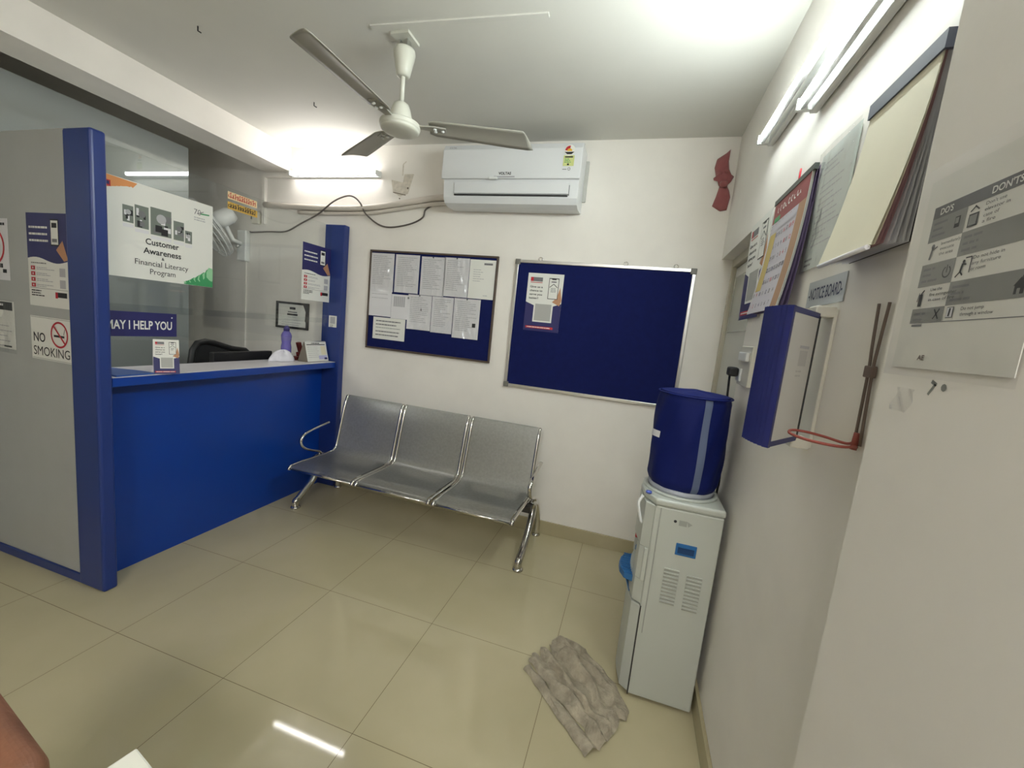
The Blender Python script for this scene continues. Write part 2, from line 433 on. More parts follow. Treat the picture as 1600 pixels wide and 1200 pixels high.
def design_chance(f, w, h):
    """white top, navy bottom with a blank white square, phone in hand"""
    f.poly([(0, 0), (w, 0), (w, h*.50), (w*.74, h*.44), (w*.26, h*.44), (0, h*.50)], NAVY, 1)
    f.rect(w*.24, h*.16, w*.78, h*.50, PAPER, 2)
    f.rect(w*.28, h*.185, w*.74, h*.475, mat('print_pale_grey', rgb(176,176,172), .6), 3)
    f.rect(w*.06, h*.045, w*.84, h*.085, RED, 2); f.bars(w*.1, w*.8, h*.072, 1, .01, h*.014, PAPER, 3, minw=.95)
    f.rect(w*.08, h*.86, w*.42, h*.93, INKG, 2); f.rect(w*.08, h*.86, w*.16, h*.93, RED, 3); f.rect(w*.08, h*.835, w*.42, h*.845, RED, 2)
    for i, s in enumerate(('Give us a', 'chance to', 'serve you', 'better!')):
        f.text(s, w*.08, h*(.75 - .065*i), h*.035, INK, 2, w=w*(.36 if i < 3 else .26), bold=.02)
    f.poly([(w*.74, h*.52), (w*.95, h*.46), (w*1.0, h*.56), (w*.93, h*.78), (w*.86, h*.6)], SKIN, 2)
    f.rect(w*.60, h*.57, w*.88, h*.93, INK, 3); f.rect(w*.615, h*.58, w*.865, h*.915, PAPER, 4)
    f.rect(w*.68, h*.90, w*.80, h*.915, INK, 5); f.rect(w*.67, h*.855, w*.81, h*.875, INKG, 5)
    f.line((w*.63, h*.77), (w*.74, h*.83), h*.010, INK, 5); f.line((w*.74, h*.83), (w*.85, h*.77), h*.010, INK, 5)
    f.bars(w*.67, w*.82, h*.76, 4, h*.02, h*.008, INKG, 5, minw=.8)
Z = Vector((0, 0, 1)); XV = Vector((1, 0, 0)); YV = Vector((0, 1, 0))

def flat_thing(name, label, cat, O, U, V, size, draw, group=None, sheetm=None, t=.001, warp=None):
    mb = MB(); f = Flat(mb, O, U, V, warp=warp)
    if sheetm is not False: f.sheet(0, 0, size[0], size[1], sheetm or PAPER, t)
    draw(f, *size)
    o = mb.build(name, loc=O)
    return tag(o, label, cat, group)

# awareness poster on glass
PALEO = mat('print_pale_orange', rgb(232, 205, 160), .6); PALEG = mat('print_pale_green', rgb(150, 205, 160), .6)
def d_aware(f, w, h):
    GR = (INKG, INK, mat('print_photo', rgb(120, 128, 120), .6))
    for i, (u, v, a, c) in enumerate(((.17,.545,.085,.20),(.265,.515,.115,.26),(.395,.475,.185,.32),(.60,.47,.10,.24),(.71,.46,.07,.17))):
        f.rect(u*w, v*h + .012, (u + a)*w, v*h + c*h, GR[2], 1)
        r = random.Random(20 + i)
        for k_ in range(9):
            x_ = u + a*r.uniform(0, .7); y_ = v*h + .012 + (c*h - .03)*r.uniform(0, .8); ww = a*r.uniform(.15, .35)
            f.rect(x_*w, y_, min(x_ + ww, u + a)*w, min(y_ + c*h*r.uniform(.12, .3), (v + c)*h), (INK, INKG, PAPG, GR[2], INK)[k_ % 5], 2 + .2*k_)
        f.disc((u + a*.5)*w, (v + c*.66)*h, min(a*w*.26, c*h*.16), (INKL, INKG)[i % 2], 5, 14)
        f.rect(u*w, v*h - .01, (u + a)*w, v*h + .006, PAPG, 1)
    f.text('Customer', .50*w, .385*h, .030, INK, 2, align='c', w=.30*w, bold=.018)
    f.text('Awareness', .50*w, .285*h, .030, INK, 2, align='c', w=.34*w, bold=.018)
    f.text('&', .50*w, .235*h, .014, INK, 2, align='c', bold=.02)
    f.text('Financial Literacy', .50*w, .155*h, .028, INK, 2, align='c', w=.48*w)
    f.text('Program', .50*w, .065*h, .028, INK, 2, align='c', w=.23*w)
    # corner marks: orange wash with navy block, green wash
    r = random.Random(3)
    for i in range(8): f.poly([(0, h), (0, h - .075 + .004*i), (.02 + .015*i, h - .06 + .005*i), (.05 + .012*i, h - .03), (.09 + .009*i, h - .004)], (ORG, PALEO)[i % 2 if i < 2 else 0], 1 + .15*i)
    f.rect(.0, h*.885, .045, h*.945, RED, 3); f.rect(.003, h*.90, .04, h*.935, NAVY, 4)
    for i in range(16):
        u = w*(.75 + .25*i/16); a = .012 + .085*((u/w - .72)/.28)**1.3
        for k_ in range(2):
            q = [(u + (.022 + .010*r.random())*math.cos(2*PI*j/9), max(.001, a*(.35 + .4*k_) + a*.45*math.sin(2*PI*j/9)*r.uniform(.8, 1.2))) for j in range(9)]
            f.poly([(min(x_, w), y_) for x_, y_ in q], PALEG if k_ and i % 3 == 0 else GREEN, 1 + .2*i + .1*k_)
    f.line((.83*w, h*.86), (.90*w, h*.90), .004, INKG, 2); f.text('70', .80*w, .85*h, .03, INKG, 2); f.line((.87*w, .87*h), (.96*w, .88*h), .007, GREEN, 2)
    f.bars(.80*w, .97*w, .82*h, 2, .012, .005, INKL, 2)
flat_thing('poster', 'white Customer Awareness and Financial Literacy poster on the counter glass', 'poster',
           (XG + .006, -.385, 1.530), YV, Z, (.527, .452), d_aware)
# help sign
def d_help(f, w, h):
    f.rect(0, 0, w, h, NAVY, 1)
    f.text('MAY I HELP YOU', w*.5, h*.30, h*.36, PAPER, 2, align='c', w=w*.86, bold=.02)
    f.disc(w*.93, h*.82, .004, PAPER, 2, 8); f.disc(w*.07, h*.82, .004, PAPER, 2, 8)
flat_thing('help_sign', 'navy MAY I HELP YOU sign on the counter glass behind blue post', 'sign',
           (XG + .006, -.395, 1.243), YV, Z, (.338, .122), d_help, sheetm=NAVY, t=.003)
# two-line sticker in an Indian script
OCHR = mat('print_sticker_yellow', rgb(205, 165, 75), .6)
def d_stick(f, w, h):
    r = random.Random(11)
    f.rect(.0, 0, w, h*.42, OCHR, 1); f.rect(0, h*.58, w*.98, h, PALEO, 1)
    for v0, m, k in ((.08, INK, 11), (.64, RED, 12)):
        for i in range(k):
            u = w*(.06 + .9*i/k)
            f.ring(u, h*(v0 + .12), h*.05, h*.09, m, 2, 8, r.random()*3, r.random()*3 + 4)
            f.line((u + .007, h*v0), (u + .007, h*(v0 + .26)), .004, m, 2)
            if r.random() < .5: f.line((u, h*(v0 + .26)), (u + .012, h*(v0 + .31)), .004, m, 2)
flat_thing('sticker', 'yellow and orange two line lettering sticker high on the counter glass', 'sticker',
           (XG + .0045, .232, 2.0), YV, Z, (.2, .098), d_stick, sheetm=False)
flat_thing('poster', 'navy and white bank poster with phone beside the far blue post', 'poster',
           (XG + .006, .812, 1.528), YV, Z, (.29, .413), lambda f, w, h: design_phone(f, w, h))
# posters on the grey side panel (face towards -y)
PY = -.4492
flat_thing('poster', 'navy and white bank poster with phone on the grey side panel', 'poster',
           (-1.41, PY, 1.352), XV, Z, (.288, .424), lambda f, w, h: design_phone(f, w, h))
def d_nosmoke(f, w, h):
    f.rect(.004, .004, w - .004, .0055, INKG, 1); f.rect(.004, h - .0055, w - .004, h - .004, INKG, 1)
    f.text('NO', .02, .085, .045, INK, 2, w=.085, bold=.012); f.text('SMOKING', .016, .020, .045, INK, 2, w=w - .032, bold=.0)
    cu, cv, r = w*.71, h*.63, .062
    f.rect(cu - .04, cv - .012, cu + .035, cv - .002, INK, 2); f.line((cu + .03, cv + .002), (cu + .04, cv + .03), .004, INKG, 2)
    f.ring(cu, cv, r - .009, r, RED, 3); f.line((cu - .04, cv + .04), (cu + .04, cv - .04), .009, RED, 4)
flat_thing('no_smoking_sign', 'NO SMOKING sign with red circle at the foot of the panel posters', 'sign',
           (-1.415, PY, 1.098), XV, Z, (.295, .205), d_nosmoke)
def d_circ(f, w, h):
    f.bars(w - .09, w - .012, h - .02, 1, .01, .012, INK, 2, minw=.9)
    f.ring(w*.5, h*.55, .078, .09, RED, 2); f.rect(w*.38, h*.45, w*.62, h*.62, INKG, 2)
    f.bars(.03, w - .02, h*.27, 1, .02, .02, INK, 2); f.rect(w - .05, h*.12, w - .02, h*.18, INK, 2)
flat_thing('sign', 'white sign with red circle at the left edge of the photo', 'sign',
           (-1.79, PY, 1.455), XV, Z, (.235, .29), d_circ, sheetm=PAPG)
def d_sleeve(f, w, h):
    f.rect(.02, h - .045, w - .01, h - .005, INK, 2); f.bars(.03, w - .02, h - .015, 1, .01, .01, PAPG, 3)
    f.bars(.02, w - .03, h - .07, 2, .018, .01, INK, 2)
    f.bars(.02, w - .02, h - .12, 5, .025, .004, INKL, 2, minw=.8)
    f.rect(w - .09, .008, w - .03, .016, INK, 2)
o = flat_thing('notice_sheet', 'curled white notice sheet in a clear sleeve under the red circle sign', 'paper',
               (-1.79, PY, 1.12), XV, Z, (.25, .235), d_sleeve)
MB().grid(lambda a, c: (-1.80 + .275*a, PY - .003 - .006*math.sin(a*9)*math.sin(c*6)**2, 1.10 + .26*c), 12, 12, CLEAR).build('clear_sleeve', o)

# things on the counter top
def frame_dir(a): return Vector((math.cos(a), math.sin(a), 0))
t = thing('table_standee', (-.95, -.17, CT), 'small white and navy tent card on counter near the blue post', 'tent card')
U = Vector((.05, .091, 0)).normalized(); Nn = Vector((U.y, -U.x, 0))
Vd = (Z * .98 - Nn * .2).normalized()
m = MB(); f = Flat(m, Vector((-.945, -.222, CT + .002)), U, Vd); f.sheet(0, 0, .104, .178, PAPER, .001); design_chance(f, .104, .178); m.build('front_card', t)
m = MB(); top = Vector((-.945, -.222, CT + .002)) + Vd * .177 - Nn*.002; bk = Vector((-.945, -.222, CT)) - Nn * .072
m.prism([top, top + U*.104, bk + U*.104, bk], PAPG, -Nn * .001); m.build('back_card', t)
m = MB(); m.prism([(-.938, -.385, CT + .0005), (-.945, -.215, CT + .0005), (-1.03, -.225, CT + .0005), (-1.20, -.27, CT + .0005), (-1.21, -.385, CT + .0005)], mat('folder_blue', rgb(52, 88, 160), .35), (0, 0, .008))
tag(m.build('folder', loc=(-1.05, -.3, CT)), 'flat blue folder on the counter against the near post', 'folder')
t = thing('desk_calendar', (-1.02, 1.0, CT), 'white desk calendar standing at the far end of counter', 'calendar')
m = MB(); f = Flat(m, Vector((-1.0, .875, CT + .004)), Vector((.03, 1, 0)), (Z - XV*.25)); f.sheet(0, 0, .215, .155, PAPER, .001)
f.bars(.06, .15, .145, 1, .01, .006, INK, 2, minw=.9); f.rect(.012, .128, .2, .134, INK, 2)
f.bars(.015, .13, .115, 6, .016, .003, INKL, 2, minw=.9); f.rect(.15, .05, .2, .12, mat('print_pale_yellow', rgb(235,228,200), .6), 2); f.rect(.12, .015, .205, .045, mat('print_lilac', rgb(190,190,225), .6), 2); f.rect(.175, .012, .205, .028, NAVY, 3)
m.build('page', t)
m = MB(); m.prism([(-1.003, .872, CT), (-1.043, .872, CT + .155), (-1.095, .872, CT)], mat('calendar_card', rgb(120, 112, 100), .6), (.006, .218, 0)); m.build('stand', t)
m = MB().tube([(-1.04, .88, CT + .156), (-1.035, 1.085, CT + .156)], .004, ALU, 8); m.build('wire_binding', t)
t = thing('water_bottle', (-1.19, .855, CT), 'purple translucent water bottle on counter before the framed certificate', 'bottle')
PUR = mat('purple_plastic', rgb(132, 122, 205), .2, trans=.15)
m = MB().lathe([(.034, 0), (.036, .02), (.036, .10), (.031, .13), (.035, .155), (.037, .185), (.030, .205), (.018, .222)], (-1.19, .855, CT), PUR); m.build('body', t)
m = MB().lathe([(.021, .222), (.021, .247), (.012, .25), (.012, .262)], (-1.19, .855, CT), mat('purple_cap', rgb(70, 62, 130), .35)); m.build('cap', t)
def crumple(a, c):
    th = 2*PI*a; ph = PI/2*c; r = .085*(1 + .18*math.sin(3*th + 1) + .1*math.sin(7*th)) * math.cos(ph) + .0
    return (-1.135 + r*.6*math.cos(th), .775 + r*1.25*math.sin(th), CT + .002 + .075*math.sin(ph)*(1 + .15*math.sin(5*th)))
m = MB().grid(crumple, 30, 8, mat('white_bag', rgb(226, 224, 232), .4)); tag(m.build('plastic_bag', loc=(-1.135, .775, CT)), 'crumpled white plastic bag on counter in front of purple bottle', 'bag')
WOODR = mat('red_wood', rgb(108, 40, 36), .45)
t = thing('phone_stand', (-1.15, .93, CT), 'dark red wooden card stand behind the desk calendar', 'stand')
MB().box((-1.18, .885, CT), (-1.12, .99, CT + .028), WOODR).build('base', t, bevel=.004)
m = MB(); m.prism([(-1.165, .985, CT + .028), (-1.165, .93, CT + .028), (-1.165, .925, CT + .06), (-1.165, .945, CT + .062), (-1.165, .918, CT + .135), (-1.165, .945, CT + .14), (-1.165, .965, CT + .09)], WOODR, (.03, 0, 0)); m.build('rest', t, bevel=.003)
# monitor and office chair behind counter
t = thing('monitor', (-1.33, .60, .76), 'black flat monitor seen from behind over the counter top', 'monitor')
MB().box((-1.345, .37, .84), (-1.305, .84, 1.112), BLACK).build('screen', t, bevel=.006)
MB().box((-1.35, .56, .765), (-1.33, .65, .95), BLACK).build('neck', t)
MB().box((-1.44, .49, .76), (-1.27, .72, .772), BLACK).build('base', t, bevel=.003)
t = thing('office_chair', (-1.62, .62, 0), 'black mesh back office chair behind the monitor', 'chair')
MESH = mat('chair_mesh', rgb(34, 34, 36), .8)
pts = [(-1.56, .37, .66), (-1.55, .385, .9), (-1.545, .41, 1.10), (-1.55, .445, 1.148), (-1.555, .50, 1.158), (-1.555, .56, 1.148), (-1.555, .70, 1.105), (-1.555, .82, 1.088), (-1.555, .87, 1.05), (-1.555, .88, .9), (-1.56, .88, .66)]
MB().tube(pts, .022, BLACK, 10, closed=True).build('back_frame', t)
m = MB(); m.add([(-1.553, p[1], p[2]) for p in pts], [tuple(range(len(pts)))], MESH); m.build('back_mesh', t, solid=.006)
MB().box((-1.98, .38, .44), (-1.56, .87, .52), MESH).build('seat', t, bevel=.03, seg=3)
MB().box((-1.58, .58, .48), (-1.545, .67, .70), BLACK).build('back_bracket', t, bevel=.005)
MB().tube([(-1.77, .62, .10), (-1.77, .62, .44)], .025, BLACK, 12).build('gas_column', t)
for i in range(5):
    a = 2*PI*i/5 + .3; e = Vector((-1.77 + .21*math.cos(a), .62 + .21*math.sin(a), .065))
    leg = MB().tube([(-1.77, .62, .11), e], [.022, .015], BLACK, 8).build('leg', t)
    MB().lathe([(.0, -.012), (.03, -.012), (.03, .012), (0, .012)], (e.x, e.y, .03), BLACK, axis=(math.sin(a), -math.cos(a), 0), n=16).build('caster', leg)

# certificate on the back wall
t = thing('certificate', (-1.43, YB - .02, 1.39), 'black framed certificate on back wall behind the counter', 'certificate')
m = MB(); cx0, cx1, cz0, cz1 = -1.605, -1.272, 1.28, 1.502
for a, c in (((cx0, cz0), (cx1, cz0 + .018)), ((cx0, cz1 - .018), (cx1, cz1)), ((cx0, cz0), (cx0 + .018, cz1)), ((cx1 - .018, cz0), (cx1, cz1))):
    m.box((a[0], YB - .018, a[1]), (c[0], YB - .001, c[1]), BLACK)
m.build('frame', t)
m = MB(); f = Flat(m, (cx0 + .015, YB - .008, cz0 + .015), XV, Z); w_, h_ = .303, .192; f.sheet(0, 0, w_, h_, PAPER, .002)
f.rect(w_*.4, h_*.76, w_*.6, h_*.86, INK, 1); f.rect(w_*.34, h_*.62, w_*.66, h_*.67, INKG, 1); f.rect(w_*.32, h_*.50, w_*.68, h_*.58, INK, 1)
f.rect(w_*.35, h_*.42, w_*.65, h_*.44, INKL, 1); f.rect(w_*.22, h_*.3, w_*.85, h_*.315, INKL, 1); f.bars(.04, w_ - .04, h_*.2, 2, .02, .005, INKL, 1)
f.poly([(w_, h_), (w_*.86, h_), (w_*.95, h_*.7), (w_*.93, h_*.3), (w_, h_*.2)], INK, 1)
m.build('paper', t)
flat_thing('code_sticker', 'small grey and white sticker on the far blue post', 'sticker', (-1.02, 1.1045, 1.335), XV, Z, (.075, .092),
           lambda f, w, h: (f.rect(w*.18, h*.3, w*.82, h*.9, INKL, 1), f.bars(w*.2, w*.8, h*.2, 2, .012, .005, INKG, 1)))

# wall fan behind the glass ---------------------------------------------------
t = thing('wall_fan', (-1.96, YB - .01, 1.95), 'white wall fan on back wall, partly behind the awareness poster', 'fan')
MB().box((-2.01, YB - .05, 1.81), (-1.915, YB, 2.065), WHITE).build('bracket', t, bevel=.008)
fc = Vector((-2.05, .97, 2.075)); fd = (Vector((-2.112, .86, 1.975)) - fc).normalized()
MB().tube([(-1.965, YB - .04, 1.95), (-1.985, 1.06, 1.97), fc - fd*.06], .018, WHITE, 10).build('arm', t)
MB().lathe([(.0, -.17), (.05, -.165), (.065, -.13), (.068, -.05), (.05, 0), (0, .005)], fc + fd*.02 + Vector((0, 0, .02)), WHITE, axis=fd, n=24).build('motor_housing', t)
hubc = fc + fd * .075
a = Vector((0, 0, 1)); fu = (a - fd * a.dot(fd)).normalized(); fv = fd.cross(fu)
R0 = .24
m = MB()
for r, h in ((R0, 0), (R0*.98, .03), (R0*.98, -.03), (.05, .055), (.06, -.05), (R0*.75, .05), (R0*.75, -.05)):
    m.tube([hubc + fd*h + (fu*math.cos(2*PI*i/40) + fv*math.sin(2*PI*i/40))*r for i in range(40)], .0035 if r != R0 else .006, WHITE, 6, closed=True)
for i in range(28):
    d = fu*math.cos(2*PI*i/28) + fv*math.sin(2*PI*i/28)
    for s in (1, -1): m.tube([hubc + fd*.055*s + d*.05, hubc + fd*.05*s + d*R0*.75, hubc + fd*.03*s + d*R0*.98, hubc + d*R0], .0015, WHITE, 4, caps=False)
m.build('cage', t)
for i in range(3):
    an = 2*PI*i/3; m = MB()
    def bl(a_, c_, an=an):
        r = .03 + .145*c_; th = an + (a_ - .5)*1.4*(.6 + .4*c_)
        return hubc + (fu*math.cos(th) + fv*math.sin(th))*r + fd*((a_ - .5)*.04)
    m.grid(bl, 6, 5, mat('fan_blade_grey', rgb(178, 186, 182), .3)); m.build('blade', t, solid=.002)
MB().lathe([(.032, -.02), (.032, .01), (.02, .02), (0, .021)], hubc, WHITE, axis=fd, n=20).build('hub', t)
m = MB().lathe([(.0, 0), (.014, .004), (.014, .016), (0, .02)], (-1.962, YB - .072, 1.925), ALU, axis=(0, -1, 0), n=14); m.build('knob', t)
m = MB().box((-1.972, YB - .012, .8), (-1.95, YB, 1.81), WALL); tag(m.build('cable_trunking', loc=(-1.96, YB, 1.3)), 'pale vertical cable trunking below the wall fan', 'trunking')
t = thing('switch_box', (-1.83, YB, 2.17), 'small white electrical box on back wall beside the wall fan', 'switch box')
MB().box((-1.875, YB - .035, 2.125), (-1.80, YB, 2.222), OFFW).build('box', t, bevel=.008)
MB().box((-1.872, YB - .04, 2.16), (-1.862, YB - .034, 2.19), INKG).build('rocker', t)
m = MB().box((-1.772, YB - .025, 2.13), (-1.748, YB, 2.5), WALL); tag(m.build('conduit', loc=(-1.76, YB, 2.3)), 'white vertical conduit on back wall left of the pipes', 'conduit')
m = MB().box((-1.772, YB - .025, 2.5), (-1.49, YB, 2.53), WALL); tag(m.build('conduit', loc=(-1.63, YB, 2.515)), 'short horizontal conduit running to the back tube light', 'conduit')

# pipes and cable on the back wall
PIPE = mat('pipe_wrap', rgb(214, 206, 196), .55, bump=.3, bscale=60)
def cat_rom(P, k=6):
    P = [Vector(p) for p in P]; P = [P[0]*2 - P[1]] + P + [P[-1]*2 - P[-2]]; out = []
    for i in range(1, len(P) - 2):
        for j in range(k):
            t_ = j / k; a, b_, c, d = P[i-1], P[i], P[i+1], P[i+2]
            out.append(.5*((2*b_) + (c - a)*t_ + (2*a - 5*b_ + 4*c - d)*t_*t_ + (3*b_ - a - 3*c + d)*t_**3))
    return out + [P[-2]]
yp = YB - .024
m = MB().tube(cat_rom([(-1.745, yp, 2.283), (-1.30, yp, 2.272), (-1.05, yp, 2.268), (-.82, yp, 2.272), (-.59, yp, 2.293), (-.37, yp, 2.325), (-.19, yp, 2.352), (-.05, yp, 2.36)]), .022, PIPE, 12)
tag(m.build('refrigerant_pipe', loc=(-.9, YB, 2.28)), 'thick wrapped pipe along back wall to the air conditioner', 'pipe')
m = MB().tube(cat_rom([(-1.40, yp + .006, 2.232), (-1.05, yp + .004, 2.228), (-.75, yp + .004, 2.237), (-.50, yp + .004, 2.268), (-.25, yp + .004, 2.305), (-.06, yp, 2.322)]), .014, PIPE, 10)
tag(m.build('drain_pipe', loc=(-.9, YB, 2.23)), 'thinner white drain pipe just beneath the wrapped pipe', 'pipe')
m = MB().tube(cat_rom([(-1.90, YB - .02, 2.06), (-1.872, YB - .02, 2.056), (-1.7, YB - .02, 2.066), (-1.52, YB - .02, 2.075), (-1.37, YB - .025, 2.139), (-1.186, YB - .04, 2.215), (-1.037, YB - .055, 2.305), (-.92, YB - .055, 2.35), (-.844, YB - .055, 2.345), (-.789, YB - .045, 2.30), (-.749, YB - .03, 2.23), (-.647, YB - .015, 2.16), (-.533, YB - .015, 2.14), (-.37, YB - .015, 2.168), (-.266, YB - .015, 2.217), (-.245, YB - .015, 2.275), (-.17, YB - .015, 2.315), (-.08, YB - .02, 2.34)], 5), .006, mat('cable_grey', rgb(96, 88, 84), .5), 8)
tag(m.build('cable', loc=(-.9, YB, 2.2)), 'loose dark cable looping along back wall below the pipes', 'cable')
# peeled plaster patch is paint lying on the wall
m = MB(); f = Flat(m, (-.56, YB - .0006, 2.36), XV, Z)
PATCH = mat('peeled_plaster', rgb(214, 207, 194), .85, noise=.2, nscale=40)
f.poly([(0, .13), (.02, .04), (.08, .01), (.15, .03), (.17, .1), (.19, .17), (.11, .17), (.10, .11), (.05, .12)], PATCH, 0)
f.line((.095, .16), (.095, .24), .01, PATCH, 0); f.line((.095, .24), (.12, .26), .008, PATCH, 0)
f.line((.02, .04), (.13, .02), .006, mat('plaster_dark', rgb(110, 100, 88), .9), 1); f.disc(.145, .07, .008, MC['plaster_dark'], 1, 8); f.disc(.08, -.005, .006, MC['plaster_dark'], 1, 8)
struct(m.build('trim_2', loc=(-.5, YB, 2.4)))

# ------------------------------------------------------------------ air conditioner
t = thing('air_conditioner', (.44, YB, 2.26), 'white split air conditioner high on the back wall', 'air conditioner')
ACW = mat('ac_white', rgb(226, 228, 230), .28)
prof = [(YB - .004, 2.27), (YB - .12, 2.262), (.985, 2.275), (.965, 2.31), (.958, 2.405), (.958, 2.41), (.958, 2.41), (.962, 2.60), (.985, 2.632), (1.02, 2.645), (YB - .004, 2.645)]
m = MB(); m.prism([(-.012, y, z) for y, z in prof], ACW, (.915, 0, 0)); m.build('body', t, bevel=.012, seg=3)
m = MB(); m.prism([(-.026, y, z) for y, z in ((.955, 2.418), (.940, 2.42), (.944, 2.60), (.965, 2.635), (1.0, 2.648), (1.0, 2.63), (.97, 2.60))], ACW, (.934, 0, 0)); fp = m.build('front_panel', t, bevel=.005, seg=3)
m = MB(); f = Flat(m, (.38, .9395, 2.442), XV, Vector((0, .02, 1))); f.text('VOLTAS', .0, 0, .017, INK, 1, w=.085, bold=.03)
m.build('brand_lettering', fp)
m = MB(); f = Flat(m, (.02, .9425, 2.607), XV, Vector((0, .02, 1))); f.text('VOLTAS', 0, 0, .008, INKG, 1, w=.05); m.build('corner_lettering', fp)
m = MB(); f = Flat(m, (.38, .9393, 2.442), XV, Vector((0, .02, 1))); f.rect(-.03, -.017, .11, -.008, INKL, 1); m.build('model_strip', fp)
m = MB().box((.32, .928, 2.412), (.375, .944, 2.428), WHITE); m.build('handle_tab', fp, bevel=.003)
m = MB(); f = Flat(m, (.79, .9405, 2.462), XV, Vector((0, .02, 1)), base=.0015)
f.sheet(.004, .03, .071, .092, mat('label_green_yellow', rgb(206, 212, 140), .5), .0008); f.disc(.037, .122, .033, PAPER, 1); f.ring(.037, .120, .012, .028, RED, 2, 10, PI*.45, PI*1.0); f.poly([(.006, .112), (.068, .112), (.050, .098), (.024, .098)], INK, 2); f.ring(.037, .116, .0, .016, YEL, 3, 10, 0, PI)
f.rect(.012, .078, .062, .086, INK, 2); f.bars(.012, .065, .072, 3, .009, .004, GREEN, 2); f.rect(.03, .034, .042, .044, INK, 2); f.rect(.004, .008, .03, .012, INKG, 1); f.ring(.045, .012, .006, .009, INKG, 1, 12)
m.build('energy_label', fp)
m = MB().box((.07, .953, 2.318), (.84, .966, 2.326), BLACK); m.build('air_slot', t)
m = MB(); m.prism([(.07, .9575, 2.33), (.07, .9525, 2.333), (.07, .950, 2.398), (.07, .9575, 2.40)], ACW, (.775, 0, 0)); m.build('louver', t, bevel=.002)
m = MB().box((.845, .955, 2.325), (.849, .962, 2.385), INKG); m.build('louver_seam', t)
m = MB().box((.90, YB - .02, 2.345), (.925, YB, 2.60), mat('ac_mount', rgb(196, 196, 190), .5)); m.build('mount_plate', t, bevel=.003)

# ------------------------------------------------------------------ notice boards
def board(name, label, x0, x1, z0, z1, fw, fm, felt, corner=None):
    t = thing(name, ((x0 + x1)/2, YB, z0), label, 'notice board')
    MB().box((x0 + .004, YB - .012, z0 + .004), (x1 - .004, YB, z1 - .004), felt).build('felt_panel', t)
    for a, c in (((x0, z0), (x1, z0 + fw)), ((x0, z1 - fw), (x1, z1)), ((x0, z0 + fw), (x0 + fw, z1 - fw)), ((x1 - fw, z0 + fw), (x1, z1 - fw))):
        MB().box((a[0], YB - .02, a[1]), (c[0], YB, c[1]), fm).build('frame_rail', t, bevel=.003)
    if corner:
        for cx in (x0, x1):
            for cz in (z0, z1):
                sx = 1 if cx == x0 else -1; sz = 1 if cz == z0 else -1
                a = (min(cx - .003*sx, cx + .034*sx), YB - .024, min(cz - .003*sz, cz + .034*sz)); c = (max(cx - .003*sx, cx + .034*sx), YB, max(cz - .003*sz, cz + .034*sz))
                MB().box(a, c, corner).build('corner_cap', t, bevel=.004)
    return t
WOODF = mat('dark_wood_frame', rgb(84, 70, 60), .5)
board('notice_board', 'wood framed notice board covered with sheets of paper', -.70, .362, 1.203, 1.968, .014, WOODF, FELT)
SH = {'S1': (-.69, -.483, 1.655, 1.945), 'S2': (-.47, -.265, 1.659, 1.943), 'S3': (-.248, -.05, 1.654, 1.938), 'S4': (-.055, .142, 1.66, 1.941), 'S5': (.146, .345, 1.66, 1.938),
      'S6': (-.686, -.488, 1.463, 1.655), 'S7': (-.486, -.327, 1.456, 1.642), 'S8': (-.340, -.139, 1.389, 1.651), 'S9': (-.136, .04, 1.383, 1.651), 'S10': (.046, .254, 1.362, 1.653), 'S11': (-.638, -.352, 1.285, 1.455)}
PINM = mat('pin', rgb(60, 60, 70), .3)
SLB = {'S1': 'glossy sleeved sheet at the top left corner of the paper covered board', 'S2': 'sleeved sheet second from left in the board\'s top row',
       'S3': 'sleeved sheet in the middle of the board\'s top row', 'S4': 'shiny creased sleeved sheet fourth in the board\'s top row',
       'S5': 'white letter with dark logo at the top right corner of the paper covered board', 'S6': 'nearly blank sheet at the left end of the board\'s second row',
       'S7': 'small sheet with a printed table in the board\'s second row', 'S8': 'sheet third from left in the board\'s second row',
       'S9': 'sheet fourth from left in the board\'s second row, beside the creased sleeve', 'S10': 'crinkled sleeved sheet with dark stamp at the right end of second row',
       'S11': 'wide sheet with bold lines low on the board\'s left side'}
